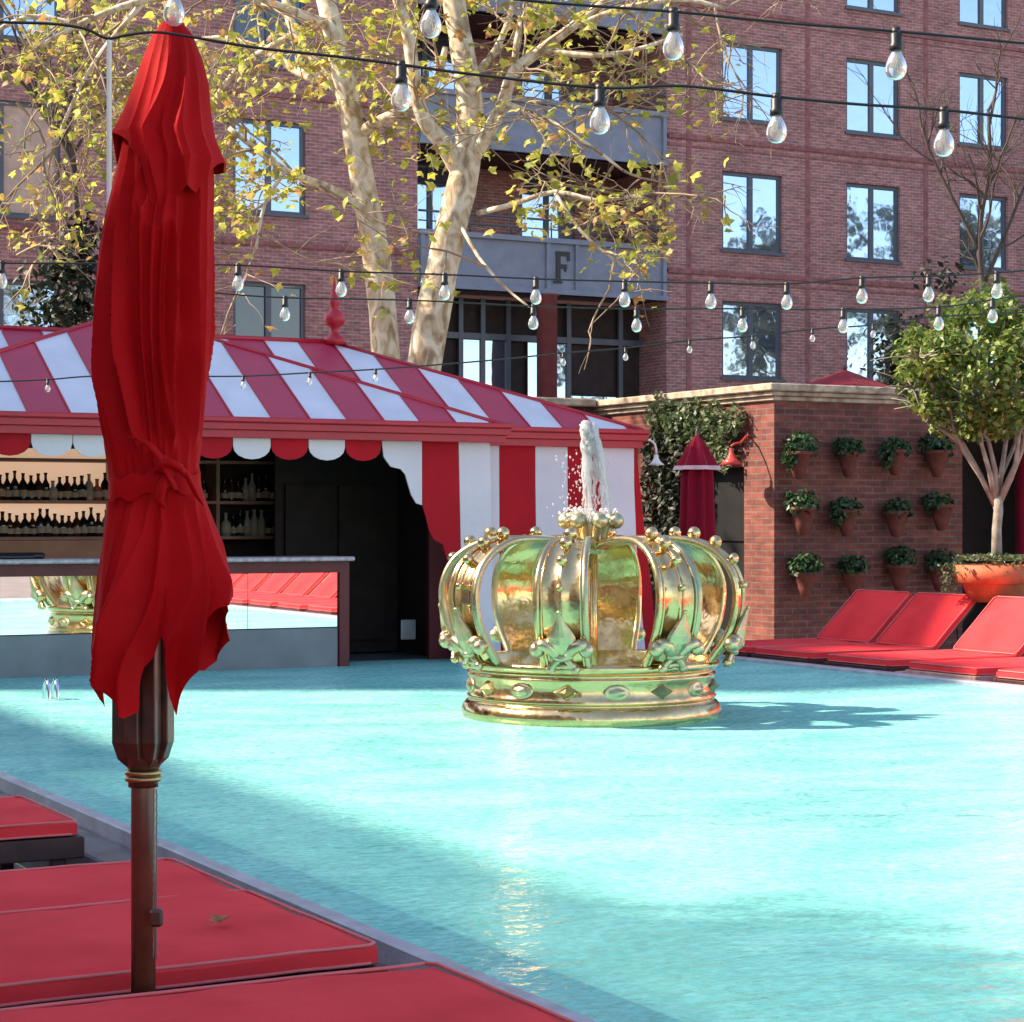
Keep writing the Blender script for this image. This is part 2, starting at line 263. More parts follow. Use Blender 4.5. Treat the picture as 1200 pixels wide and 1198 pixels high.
# ------------------------------------------------------------ mesh builder
class MB:
    def __init__(s): s.v=[]; s.f=[]; s.mi=[]; s.sm=[]
    def add(s,vs,fs,mi=0,smooth=False):
        o=len(s.v); s.v+= [tuple(v) for v in vs]
        for f in fs: s.f.append(tuple(i+o for i in f)); s.mi.append(mi); s.sm.append(smooth)
        return s
    def box(s,c,d,mi=0,bev=0,rot=0):
        x,y,z=[q/2 for q in d]
        if bev<=0:
            vs=[(-x,-y,-z),(x,-y,-z),(x,y,-z),(-x,y,-z),(-x,-y,z),(x,-y,z),(x,y,z),(-x,y,z)]
            fs=[(0,3,2,1),(4,5,6,7),(0,1,5,4),(1,2,6,5),(2,3,7,6),(3,0,4,7)]
        else:
            b=min(bev,x*.9,y*.9,z*.9)
            def ring(xx,yy,zz,k): return [(-xx+k,-yy,zz),(xx-k,-yy,zz),(xx,-yy+k,zz),(xx,yy-k,zz),(xx-k,yy,zz),(-xx+k,yy,zz),(-xx,yy-k,zz),(-xx,-yy+k,zz)]
            vs=ring(x-b,y-b,-z,b*.3)+ring(x,y,-z+b,b)+ring(x,y,z-b,b)+ring(x-b,y-b,z,b*.3)
            fs=[tuple(range(7,-1,-1)),tuple(range(24,32))]
            for k in range(3):
                for i in range(8):
                    j=(i+1)%8; fs.append((k*8+i,k*8+j,k*8+8+j,k*8+8+i))
        if rot:
            cr,sr=math.cos(rot),math.sin(rot); vs=[(a*cr-b_*sr,a*sr+b_*cr,cc) for a,b_,cc in vs]
        return s.add([(a+c[0],b_+c[1],cc+c[2]) for a,b_,cc in vs],fs,mi)
    def b2(s,x0,x1,y0,y1,z0,z1,mi=0,bev=0): return s.box(((x0+x1)/2,(y0+y1)/2,(z0+z1)/2),(x1-x0,y1-y0,z1-z0),mi,bev)
    def tube(s,pts,rs,n=8,mi=0,cap=True,smooth=True,flat=1):
        pts=[Vector(p) for p in pts]
        if not hasattr(rs,'__len__'): rs=[rs]*len(pts)
        prev=None; vs=[]
        for i,p in enumerate(pts):
            t=(pts[min(i+1,len(pts)-1)]-pts[max(i-1,0)])
            if t.length<1e-9: t=Vector((0,0,1))
            t.normalize()
            if prev is None:
                a=Vector((0,0,1)) if abs(t.z)<.9 else Vector((1,0,0)); u=t.cross(a).normalized()
            else:
                u=prev-t*prev.dot(t)
                u=u.normalized() if u.length>1e-6 else t.orthogonal().normalized()
            prev=u; w=t.cross(u)
            for k in range(n):
                a=2*PI*k/n; vs.append(p+(u*math.cos(a)+w*math.sin(a)*flat)*rs[i])
        fs=[]
        for i in range(len(pts)-1):
            for k in range(n):
                j=(k+1)%n; fs.append((i*n+k,i*n+j,(i+1)*n+j,(i+1)*n+k))
        if cap: fs.append(tuple(range(n-1,-1,-1))); fs.append(tuple(range((len(pts)-1)*n,len(pts)*n)))
        return s.add(vs,fs,mi,smooth)
    def lathe(s,prof,c=(0,0,0),n=32,mi=0,smooth=True,sx=1,sy=1,cap=True):
        vs=[];fs=[]
        for r,z in prof:
            for k in range(n):
                a=2*PI*k/n; vs.append((c[0]+r*math.cos(a)*sx,c[1]+r*math.sin(a)*sy,c[2]+z))
        for i in range(len(prof)-1):
            for k in range(n):
                j=(k+1)%n; fs.append((i*n+k,i*n+j,(i+1)*n+j,(i+1)*n+k))
        if cap and prof[0][0]>1e-4 : fs.append(tuple(range(n-1,-1,-1)))
        if cap and prof[-1][0]>1e-4: fs.append(tuple(range((len(prof)-1)*n,len(prof)*n)))
        return s.add(vs,fs,mi,smooth)
    def ball(s,c,r,n=12,mi=0,sc=(1,1,1)):
        m=n//2; vs=[];fs=[]
        for i in range(m+1):
            th=PI*i/m
            for k in range(n):
                a=2*PI*k/n; vs.append((c[0]+r*sc[0]*math.sin(th)*math.cos(a),c[1]+r*sc[1]*math.sin(th)*math.sin(a),c[2]+r*sc[2]*math.cos(th)))
        for i in range(m):
            for k in range(n):
                j=(k+1)%n; fs.append((i*n+k,(i+1)*n+k,(i+1)*n+j,i*n+j))
        return s.add(vs,fs,mi,True)
    def slab(s,poly,d,mi=0):
        """poly: list of 3-D points (planar), extruded by vector d"""
        n=len(poly); d=Vector(d); p=[Vector(q) for q in poly]
        vs=p+[q+d for q in p]; fs=[tuple(range(n)),tuple(range(2*n-1,n-1,-1))]
        for i in range(n): j=(i+1)%n; fs.append((j,i,n+i,n+j))
        return s.add(vs,fs,mi)
    def build(s,name,mats,parent=None,bevel=0,fix=True,origin=None,merge=False):
        me=bpy.data.meshes.new(name)
        og=Vector(origin) if origin is not None else Vector((0,0,0))
        me.from_pydata([Vector(v)-og for v in s.v],[],s.f)
        if not isinstance(mats,(list,tuple)): mats=[mats]
        for m in mats: me.materials.append(m)
        me.polygons.foreach_set('material_index',s.mi); me.polygons.foreach_set('use_smooth',s.sm)
        if merge or fix:
            b=bmesh.new(); b.from_mesh(me)
            if merge: bmesh.ops.remove_doubles(b,verts=b.verts,dist=1e-5)
            if fix and len(s.f)<60000: bmesh.ops.recalc_face_normals(b,faces=b.faces)
            b.to_mesh(me); b.free()
        o=bpy.data.objects.new(name,me); COL.objects.link(o)
        o.location=og
        if parent: o.parent=parent
        if bevel:
            md=o.modifiers.new('bevel','BEVEL'); md.width=bevel; md.segments=2; md.limit_method='ANGLE'; md.angle_limit=R(40)
        return o
def tag(o,label=None,cat=None,group=None,kind=None):
    if label: o['label']=label
    if cat: o['category']=cat
    if group: o['group']=group
    if kind: o['kind']=kind
    return o
def empty(name,loc,rz=0,label=None,cat=None,group=None):
    o=bpy.data.objects.new(name,None); COL.objects.link(o); o.location=loc; o.rotation_euler=(0,0,rz); o.empty_display_size=.2
    return tag(o,label,cat,group)
def copytree(o,parent=None,label=None,loc=None,rz=None):
    c=o.copy(); COL.objects.link(c)
    if parent: c.parent=parent
    if label: c['label']=label
    if loc is not None: c.location=loc
    if rz is not None: c.rotation_euler=(0,0,rz)
    for ch in list(o.children): copytree(ch,c)
    return c
def P(mb,name,mat,root,**k):
    """build with world coordinates under a root empty that is at its location with no rotation"""
    o=mb.build(name,mat,None,**k)
    if root is not None:
        o.parent=root; 
        par=root; off=Vector((0,0,0))
        while par: off+=Vector(par.location); par=par.parent
        o.location=Vector(o.location)-off
    return o
def subworld(o,parent): pass
def wall_holes(mb,x0,x1,z0,z1,y,holes,depth=.18,mi=0):
    """wall in the plane Y=y facing -Y with rectangular holes (x0,x1,z0,z1) and reveals"""
    xs=sorted(set([x0,x1]+[h[0] for h in holes]+[h[1] for h in holes])); zs=sorted(set([z0,z1]+[h[2] for h in holes]+[h[3] for h in holes]))
    xs=[x for x in xs if x0<=x<=x1]; zs=[z for z in zs if z0<=z<=z1]
    for a,b in zip(xs,xs[1:]):
        for c,d in zip(zs,zs[1:]):
            mx,mz=(a+b)/2,(c+d)/2
            if any(h[0]<mx<h[1] and h[2]<mz<h[3] for h in holes): continue
            mb.add([(a,y,c),(b,y,c),(b,y,d),(a,y,d)],[(0,1,2,3)],mi)
    for h in holes:
        a,b,c,d=h; c=max(c,z0)
        v=[(a,y,c),(b,y,c),(b,y,d),(a,y,d)]; w=[(p[0],p[1]+depth,p[2]) for p in v]
        mb.add(v+w,[(0,4,5,1),(1,5,6,2),(2,6,7,3),(3,7,4,0)],mi)
# ============================================================ SETTING
PX0,PX1,PY0,PY1=3.14,12.62,1.0,20.4
DECK=-.30
mb=MB()
big=400
def quad(x0,x1,y0,y1,z): mb.add([(x0,y0,z),(x1,y0,z),(x1,y1,z),(x0,y1,z)],[(0,1,2,3)])
quad(-big,PX0-.3,-big,big,DECK); quad(PX1,big,-big,big,DECK)
quad(PX0-.3,PX1,-big,PY0,DECK); quad(PX0-.3,PX1,PY1,big,DECK)
tag(mb.build('ground',m_deck,fix=False),kind='structure')
mb=MB(); zf=-.7
mb.add([(PX0,PY0,zf),(PX1,PY0,zf),(PX1,PY1,zf),(PX0,PY1,zf)],[(0,1,2,3)])
mb.add([(PX0,PY0,zf),(PX0,PY1,zf),(PX0,PY1,-.02),(PX0,PY0,-.02)],[(0,1,2,3)])
mb.add([(PX1,PY0,zf),(PX1,PY1,zf),(PX1,PY1,-.02),(PX1,PY0,-.02)],[(0,1,2,3)])
mb.add([(PX0,PY0,zf),(PX1,PY0,zf),(PX1,PY0,-.02),(PX0,PY0,-.02)],[(0,1,2,3)])
mb.add([(PX0,PY1,zf),(PX1,PY1,zf),(PX1,PY1,-.02),(PX0,PY1,-.02)],[(0,1,2,3)])
tag(mb.build('pool_floor',m_floor,fix=False),kind='structure')
mb=MB(); mb.b2(PX0+.003,4.35,PY0+.01,PY1-.01,zf+.004,-.42,bev=.02); tag(mb.build('pool_bench',m_bench),kind='structure')
mb=MB(); nx,ny=1,1
mb.add([(PX0-.001,PY0,0),(PX1,PY0,0),(PX1,PY1,0),(PX0-.001,PY1,0)],[(0,1,2,3)])
tag(mb.build('water',m_water,fix=False),kind='structure')
mb=MB()
mb.b2(PX0-.075,PX0-.002,PY0-.3,PY1,DECK,.014,bev=.008)
mb.b2(PX1-.012,PX1+.12,PY0-.28,PY1-.7,-.06,.035,bev=.012)
mb.b2(PX0-.075,PX1+.12,PY0-.6,PY0+.01,-.06,.03,bev=.01)
tag(mb.build('pool_rim',m_rim),kind='structure')
mb=MB(); mb.b2(PX0-.30,PX0-.077,PY0-.3,PY1,DECK,-.07,bev=.01); tag(mb.build('pool_gutter',m_gutter),kind='structure')

# ============================================================ APARTMENT BUILDING
BY=44.0
bld=empty('apartment_building',(25,BY,DECK),label='large red brick apartment building with grey steel balcony beams behind the pool',cat='building')
def bx(px): return at(px,300,Y=BY).x
cols=[(29.4,31.25),(33.28,35.05),(37.05,38.75)]
rows=[(5.1,7.05),(8.32,10.33),(11.64,13.6),(14.9,16.85),(18.2,20.1)]
holes=[(a,b,c,d) for a,b in cols for c,d in rows]+[(40.9,42.7,c,d) for c,d in rows]
lx=[(9.6,12.35),(16.4,18.05)]
lholes=[(9.9,12.45,7.95,10.4),(9.9,12.45,4.0,6.6),(16.35,18.1,8.4,10.5),(16.35,18.1,4.3,6.85),(9.9,12.45,11.7,13.9),(16.35,18.1,11.7,13.9)]
RX0,RX1=20.9,27.75
recess=[(RX0,RX1,DECK,6.95),(RX0,RX1,8.3,10.3),(RX0,RX1,11.62,13.55),(RX0,RX1,14.9,17.0)]
mb=MB(); wall_holes(mb,4,48,DECK,22,BY,holes+lholes+recess,.2)
mb.b2(4,48,BY+.22,BY+9,21.5,22)
P(mb,'wall',m_brick,bld,fix=False)
mb=MB()
for z in (7.72,11.08,14.4,17.6): mb.b2(RX1+.02,48,BY-.05,BY-.002,z-.05,z+.05); mb.b2(4,RX0-.02,BY-.05,BY-.002,z-.05,z+.05)
for z in (7.50,10.86,14.2): mb.b2(RX1+.02,48,BY-.02,BY-.003,z-.02,z+.02)
P(mb,'string_course',m_brickc,bld)
mb=MB()
for x in (32.05,35.9,39.8,28.4): mb.b2(x-.07,x+.07,BY-.012,BY-.004,DECK,22)
P(mb,'wall_joint',m_brickc,bld)
def window(x0,x1,z0,z1,y,pane=None,mull=1,name='window',fw=.09,parent=bld):
    f=MB(); d=.09
    f.b2(x0,x1,y,y+d,z1-fw,z1); f.b2(x0,x1,y,y+d,z0,z0+fw); f.b2(x0,x0+fw,y,y+d,z0+fw,z1-fw); f.b2(x1-fw,x1,y,y+d,z0+fw,z1-fw)
    for k in range(mull):
        xm=x0+(x1-x0)*(k+1)/(mull+1); f.b2(xm-fw*.75,xm+fw*.75,y+.004,y+d-.004,z0+fw,z1-fw)
    f.b2(x0-.05,x1+.05,y-.14,y-.002,z0-.05,z0+.02)
    w=P(f,name,m_frame,parent)
    g=MB()
    n=mull+1
    for k in range(n):
        a=x0+(x1-x0)*k/n; b=x0+(x1-x0)*(k+1)/n; t=random.uniform(-.018,.018); q=random.uniform(-.01,.01)
        g.add([(a,y+.05,z0+.02),(b,y+.05+t*.5,z0+.02),(b,y+.05+t*.5+q,z1-.02),(a,y+.05+q,z1-.02)],[(0,1,2,3)])
    o=g.build('pane',pane or m_gl,w,fix=False)
    o.location=-Vector(parent.location)-(Vector(parent.parent.location) if parent.parent else Vector((0,0,0)))-Vector(w.location)
    o.location=-(Vector(parent.location)+Vector(w.location))
    return w
for a,b,c,d in holes: window(a,b,c,d,BY+.08)
for i,(a,b,c,d) in enumerate(lholes):
    window(a,b,c,d,BY+.08,pane=(m_blind if i==0 else m_glass if i in (3,5) else None),mull=1)
# recessed bays
mb=MB(); YR=BY+2.6
rw=[(21.6,23.4,8.6,10.35),(25.0,26.6,8.6,10.35),(21.4,23.3,12.0,13.75),(25.0,26.7,12.0,13.75),(21.4,23.3,15.2,17),(25,26.7,15.2,17)]
wall_holes(mb,RX0-.5,RX1+.5,7.0,22,YR,rw,.15)
mb.add([(RX0,BY+.2,DECK),(RX0,YR,DECK),(RX0,YR,22),(RX0,BY+.2,22)],[(0,1,2,3)])
mb.add([(RX1,BY+.2,DECK),(RX1,YR,DECK),(RX1,YR,22),(RX1,BY+.2,22)],[(0,1,2,3)])
P(mb,'recess_wall',m_brick,bld,fix=False)
for a,b,c,d in rw: window(a,b,c,d,YR+.03)
mb=MB(); 
for z in (6.98,10.32,13.57): mb.b2(RX0+.01,RX1-.01,BY+.3,YR-.01,z,z+.25)
P(mb,'balcony_floor',m_brickd,bld)
for z0,z1 in ((6.95,8.3),(10.3,11.62),(13.55,14.9)):
    mb=MB(); mb.b2(RX0+.01,RX1-.01,BY-.02,BY+.25,z0,z1)
    for z in (z0+.06,z1-.06): mb.b2(RX0+.01,RX1-.01,BY-.12,BY-.022,z-.06,z+.06)
    for x in (RX0+.1,24.35,25.15,RX1-.1): mb.b2(x-.05,x+.05,BY-.09,BY-.024,z0+.121,z1-.121)
    bm_=P(mb,'balcony_beam',m_steel,bld)
    if z0<7:
        q=MB(); x0=24.58; zz=z0+.33; y=BY-.05
        q.b2(x0,x0+.12,y,y+.026,zz,zz+.72); q.b2(x0+.1201,x0+.38,y,y+.026,zz+.61,zz+.72); q.b2(x0+.1201,x0+.30,y,y+.026,zz+.31,zz+.41)
        q.b2(x0+.31,x0+.38,y,y+.026,zz+.50,zz+.6099); q.b2(x0+.24,x0+.28,y,y+.026,zz+.24,zz+.3099); q.b2(x0-.07,x0+.17,y-.006,y+.02,zz-.05,zz-.001)
        o=q.build('letter',m_black,bm_); o.location=-Vector(bld.location)-Vector(bm_.location)
for z in (8.3,11.62,14.9):
    mb=MB(); mb.tube([(RX0+.05,BY+.05,z+.45),(RX1-.05,BY+.05,z+.45)],.03,6); mb.tube([(RX0+.05,BY+.05,z+.22),(RX1-.05,BY+.05,z+.22)],.018,6)
    x=RX0+.3
    while x<RX1: mb.tube([(x,BY+.05,z),(x,BY+.05,z+.45)],.018,6); x+=1.1
    P(mb,'railing',m_frame,bld)
mb=MB(); mb.lathe([(.25,DECK),(.25,6.9),(.32,6.94)],(24.35,BY-.0,0),20); P(mb,'column',m_column,bld)
# ground-floor glazing in the recess
mb=MB(); gy=BY+1.2
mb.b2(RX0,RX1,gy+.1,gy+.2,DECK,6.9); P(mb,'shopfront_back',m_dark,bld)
mb=MB()
for x in (21.0,21.9,22.6,23.2,23.9,24.9,25.6,27.1): mb.b2(x-.06,x+.06,gy-.08,gy,DECK,6.9)
mb.b2(RX0,RX1,gy-.07,gy-.01,5.9,6.05); mb.b2(RX0,RX1,gy-.07,gy-.01,3.2,3.3)
sf=P(mb,'shopfront',m_frame,bld)
gm=MB()
for a,b in ((21.06,21.84),(22.66,23.14),(23.26,23.84),(24.46,24.84),(24.96,25.54)): gm.add([(a,gy-.03,1.0),(b,gy-.03,1.0),(b,gy-.03,5.88),(a,gy-.03,5.88)],[(0,1,2,3)])
gm.add([(25.66,gy-.03,3.3),(27.0,gy-.03,3.3),(27.0,gy-.03,4.6),(25.66,gy-.03,4.6)],[(0,1,2,3)])
o=gm.build('pane',m_gl,sf,fix=False)
mb=MB(); mb.b2(9.9,12.45,BY+.25,BY+.3,4,6.6); 

# ============================================================ POOL HOUSE (brick)
HX,HY=15.85,22.5; HT=3.29
ph=empty('pool_house',(HX,HY,DECK),label='low brick pool house with stone coping and rows of wall pots on one side',cat='building')
HL=27.2; HR=19.0
mb=MB(); wall_holes(mb,HX,HR,DECK,HT-.22,HY,[])
mb.add([(HR,HY,DECK),(HR,HY+1.5,DECK),(HR,HY+1.5,HT),(HR,HY,HT)],[(0,1,2,3)])
# left face with doorway: X=HX plane, faces -X
DY0,DY1,DZ=at(872,600,X=HX).y,at(772,600,X=HX).y,2.22
mb.add([(HX,HY,DECK),(HX,HY,HT-.22),(HX,DY0,HT-.22),(HX,DY0,DECK)],[(0,1,2,3)])
mb.add([(HX,DY0,DZ),(HX,DY0,HT-.22),(HX,DY1,HT-.22),(HX,DY1,DZ)],[(0,1,2,3)])
mb.add([(HX,DY1,DECK),(HX,DY1,HT-.22),(HX,HL,HT-.22),(HX,HL,DECK)],[(0,1,2,3)])
mb.add([(HX,DY0,DECK),(HX,DY0,DZ),(HX+.2,DY0,DZ),(HX+.2,DY0,DECK)],[(0,1,2,3)])
mb.add([(HX,DY1,DECK),(HX,DY1,DZ),(HX+.2,DY1,DZ),(HX+.2,DY1,DECK)],[(0,1,2,3)])
mb.add([(HX,DY0,DZ),(HX,DY1,DZ),(HX+.2,DY1,DZ),(HX+.2,DY0,DZ)],[(0,1,2,3)])
mb.b2(HX+.3,24,HY+4.6,HL,DECK,HT-.25)
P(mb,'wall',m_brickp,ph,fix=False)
mb=MB(); mb.b2(HX+.21,HX+.25,DY0-.1,DY1+.1,DECK,DZ+.1); dr=P(mb,'shade_door',m_black,ph)  # black sheet keeps the sunlit doorway as dark as shade
mb=MB(); mb.b2(HX+.18,HX+.205,DY0+.14,DY0+.9,DZ-1.0,DZ-.2); mb.tube([(HX+.17,DY0+.15,.8),(HX+.17,DY0+.15,.95)],.015,6); o=mb.build('shade_door_panel',m_black,dr); o.location=-Vector(ph.location)-Vector(dr.location)
mb=MB()
mb.b2(HX-.16,24,HY-.16,HL,HT-.1,HT,bev=.015); mb.b2(HX-.10,24,HY-.10,HL,HT-.16,HT-.102,bev=.01); mb.b2(HX-.05,24,HY-.05,HL,HT-.22,HT-.162,bev=.01)
P(mb,'coping',m_cope,ph)
mb=MB(); mb.b2(HX-.04,HX-.002,at(872,500,X=HX).y,at(840,500,X=HX).y,2.62,2.70); 
for z in (2.5,2.4): mb.b2(HX-.03,HX-.002,at(872,500,X=HX).y,at(840,500,X=HX).y,z,z+.03)
P(mb,'air_vent',m_dark,ph)
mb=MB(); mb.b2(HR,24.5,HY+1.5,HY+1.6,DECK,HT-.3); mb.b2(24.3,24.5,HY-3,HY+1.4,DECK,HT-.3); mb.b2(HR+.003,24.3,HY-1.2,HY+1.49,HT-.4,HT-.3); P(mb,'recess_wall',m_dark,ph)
mb=MB(); 
for i in range(5):
    x=20.6+i*.28; mb.tube([(x,HY+.6,DECK),(x+.02,HY+.6,1),(x,HY+.6,2.6)],.10,8)
P(mb,'curtain',m_umbd,ph)

# garden wall linking pavilion and pool house
gw=empty('garden_wall',(12.5,HL,DECK),label='shade-darkened brick garden wall with stone coping between the striped pavilion and the pool house',cat='wall')
mb=MB(); mb.b2(9,HX-.17,HL-.3,HL,DECK,HT-.1); P(mb,'wall',m_brickd,gw)  # brick colour darkened to hold the shadow on this wall
mb=MB(); mb.b2(9,HX-.17,HL-.4,HL+.05,HT-.1,HT+.02,bev=.02); P(mb,'coping',m_cope,gw)
# dark fence added to stand for the shadow on the wall
tg=MB(); 
x=13.3
while x<15.7: tg.b2(x,x+.16,HL-.55,HL-.5,DECK,2.1); x+=.17
tg.b2(13.2,15.75,HL-.49,HL-.45,1.6,1.75); tg.b2(13.2,15.75,HL-.49,HL-.45,.1,.25)
tag(tg.build('shade_fence',m_dark),'dark board fence added as shade behind the closed maroon parasol','fence')

# ============================================================ STRIPED PAVILION
pv=empty('striped_pavilion',(6.77,19.78,0),label='red and white striped pool bar pavilion with scalloped valance and hipped roof',cat='bar pavilion')
CW=(.66,.68,.76); CR=(.47,.030,.075)
m_rb=stripemat('roof_bay_stripes',8.08,CW,CR); m_rm=stripemat('roof_main_stripes',8.31,CW,CR)
K=.6
E1,E2=19.50,19.82
apex=(6.77,21.5,3.70); B0=(3.24,E1,2.5); B1=(10.30,E1,2.5)
def seamset(mb,x,pa,pb,w=.012,h=.022):
    a=Vector(pa);b=Vector(pb); mb.tube([a+Vector((0,0,.004)),b+Vector((0,0,.004))],.011,5,smooth=False)
mb=MB()
mb.add([B0,B1,apex],[(0,1,2)])
mb.add([B1,(10.30,22.0,2.5),apex],[(0,1,2)]); mb.add([B0,apex,(3.24,22.0,2.5)],[(0,1,2)])
P(mb,'bay_roof',m_rb,pv,fix=False)
mr_=MB(); RXa,RXb=4.41,9.13; rY,rZ=21.44,3.475
mr_.add([(1.14,E2,2.5),(12.20,E2,2.5),(RXb,rY,rZ),(RXa,rY,rZ)],[(0,1,2,3)])
mr_.add([(12.20,E2,2.5),(12.20,23.1,2.5),(RXb,rY,rZ)],[(0,1,2)]); mr_.add([(1.14,E2,2.5),(RXa,rY,rZ),(1.14,23.1,2.5)],[(0,1,2)])
mr_.add([(1.14,23.1,2.5),(RXa,rY,rZ),(RXb,rY,rZ),(12.2,23.1,2.5)],[(0,1,2,3)])
P(mr_,'main_roof',m_rm,pv,fix=False)
mb=MB()
k=-8
while k<12:
    x=8.08+.41*k; k+=1
    if 3.3<x<10.2:
        t=1-abs(x-6.77)/3.53; mb=MB(); mb.tube([(x,E1,2.505),(x,E1+2.0*t,2.505+1.2*t)],.011,5,smooth=False); P(mb,'roof_seam',m_redp,pv,fix=False)
for k in range(-18,12):
    x=8.31+.41*k
    if 1.2<x<12.15:
        t=1 if RXa<=x<=RXb else ((12.2-x)/(12.2-RXb) if x>RXb else (x-1.14)/(RXa-1.14))
        mb=MB(); mb.tube([(x,E2,2.505),(x,E2+1.62*t,2.505+.975*t)],.011,5,smooth=False); P(mb,'roof_seam',m_redp,pv,fix=False)
mb=MB()
mb.tube([B1,apex],.028,6); mb.tube([B0,apex],.028,6); mb.tube([(12.2,E2,2.5),(RXb,rY,rZ)],.028,6); mb.tube([(RXa,rY,rZ+.01),(RXb,rY,rZ+.01)],.03,6); mb.tube([(1.14,E2,2.5),(RXa,rY,rZ)],.028,6)
P(mb,'ridge_cap',m_redp,pv)
def fascia(x0,x1,y,z1):
    f=MB(); f.b2(x0,x1,y-.06,y+.05,z1-.05,z1+.005,bev=.012); f.b2(x0+.01,x1-.01,y-.02,y+.05,z1-.12,z1-.051,bev=.004); f.b2(x0+.02,x1-.05,y+.03,y+.12,z1-.2,z1-.121,bev=.004); return f
f=fascia(3.2,10.36,E1,2.52); f.b2(10.26,10.36,E1+.06,E2+.3,2.40,2.52); P(f,'fascia',m_redp,pv)
f=fascia(10.2,12.26,E2,2.505); f.b2(12.16,12.26,E2+.06,23.1,2.38,2.505); P(f,'fascia',m_redp,pv)
# finial
fx=at(390,402,Y=rY).x
mb=MB(); mb.lathe([(.13,-.02),(.12,.05),(.06,.10),(.04,.16),(.10,.20),(.125,.27),(.10,.33),(.05,.37),(.045,.40),(.07,.44),(.05,.50),(.03,.60),(.008,.72),(0,.76)],(fx+.02,rY,rZ),16); P(mb,'roof_finial',m_redp,pv)
# valance scallops
W0=19.62
edges=[(-55,-3,1),(0,45,0),(46,97,0),(98,152,1),(153,203,0),(204,253,1),(254,303,0),(304,352,1),(353,401,0),(402,447,1)]
for i in range(10):
    if i==0: pass
sx=[]; x=at(447,520,Y=W0).x
cols_v=[1,0,1,0,1,0,1,0,0,1,0,1,0,1]
for ci in cols_v:
    x0=x-.405; sx.append((x0,x,ci)); x=x0
for x0,x1,ci in sx:
    if x0<3.2: break
    pts=[(x0+.004,W0,2.34),(x0+.004,W0,2.26)]
    for j in range(9):
        a=PI*j/8; pts.append((lerp(x0,x1,.5)-math.cos(a)*(.198),W0,2.24-math.sin(a)*.13))
    pts+= [(x1-.004,W0,2.26),(x1-.004,W0,2.34)]
    v=MB(); v.slab(pts,(0,.012,0)); P(v,'valance_scallop',m_redw if ci else m_whitew,pv)
def pxpoly(pts,Y,th=.02,rev=False): return [at(a,b,Y=Y) for a,b in pts]
YC=19.66
def cpanel(pts,mat,name,Y=YC):
    v=MB(); v.slab(pxpoly(pts,Y),(0,.02,0)); return P(v,name,mat,pv)
cpanel([(447,514),(494.5,515),(494.5,592),(488,590),(482,580),(475,556),(470,550),(458,547),(450,536)],m_whitew,'side_curtain')
cpanel([(495,515),(537,516),(541,702),(533,682),(528,676),(524,656),(519,638),(508,632),(503,622),(499,605),(495,592)],m_redw,'side_curtain')
cpanel([(537.5,516),(574,517),(580,780),(538,780),(541.5,702)],m_whitew,'side_curtain')
YW=19.93
for a,b,c_ in ((560,585,0),(585.5,627,1),(627.5,665,0),(665.5,703,1),(703.5,743,0)):
    x0=at(a,520,Y=YW).x; x1=at(b,520,Y=YW).x; v=MB(); pts=[]
    zs=[2.38,1.9,1.3,.7,.1,-.02]
    fl=lambda x,z: x+ (max(0,(2.0-z))/2.0)**1.6*.16*((x-10.2)/2.0)
    L=[(fl(x0,z),YW,z) for z in zs]; Rr=[(fl(x1,z),YW,z) for z in zs]
    v.slab(L+Rr[::-1],(0,.03,0)); P(v,'wall_panel',m_redw if c_ else m_whitew,pv)
x0=at(743.5,520,Y=YW).x; zs=[2.38,1.9,1.6,1.3,.7,.1,-.02]
v=MB(); L=[(fl(x0,z),YW,z) for z in zs]; Rr=[(fl(x0,z)+lerp(.02,.15,min(1,(2.38-z)/1.6)**.8),YW,z) for z in zs]
v.slab(L+Rr[::-1],(0,.03,0)); P(v,'wall_panel',m_redw,pv)
v=MB(); v.b2(12.10,12.15,YW+.03,23,-.02,2.38); P(v,'side_wall',m_redw,pv)
# interior shell
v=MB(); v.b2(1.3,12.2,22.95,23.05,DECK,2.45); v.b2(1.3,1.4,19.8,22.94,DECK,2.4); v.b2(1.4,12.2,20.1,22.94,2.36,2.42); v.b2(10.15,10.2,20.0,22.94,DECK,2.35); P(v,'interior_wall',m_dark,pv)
v=MB(); xa=at(503,700,Y=20.3).x; v.b2(xa,10.14,20.3,20.36,-.02,2.3); P(v,'inner_panel',m_darkred,pv)
v=MB(); v.b2(8.6,10.1,21.8,21.85,0,2.3); 
for x in (8.7,9.35): v.b2(x,x+.55,21.74,21.798,.15,1.9)
P(v,'inner_door',m_dark,pv)
v=MB(); c=at(478,738,Y=21.0)
v.b2(c.x-.09,c.x+.09,20.98,21.0,c.z-.11,c.z+.11,bev=.008); v.b2(c.x-.05,c.x+.05,20.972,20.98,c.z-.04,c.z+.06); P(v,'notice',m_ironw,pv)
# platform behind bar (floor above water)
v=MB(); v.b2(1.4,12.2,20.41,22.94,DECK,-.02); v.b2(8.5,12.3,19.95,20.405,-.5,-.03); P(v,'platform',m_plinth,pv)
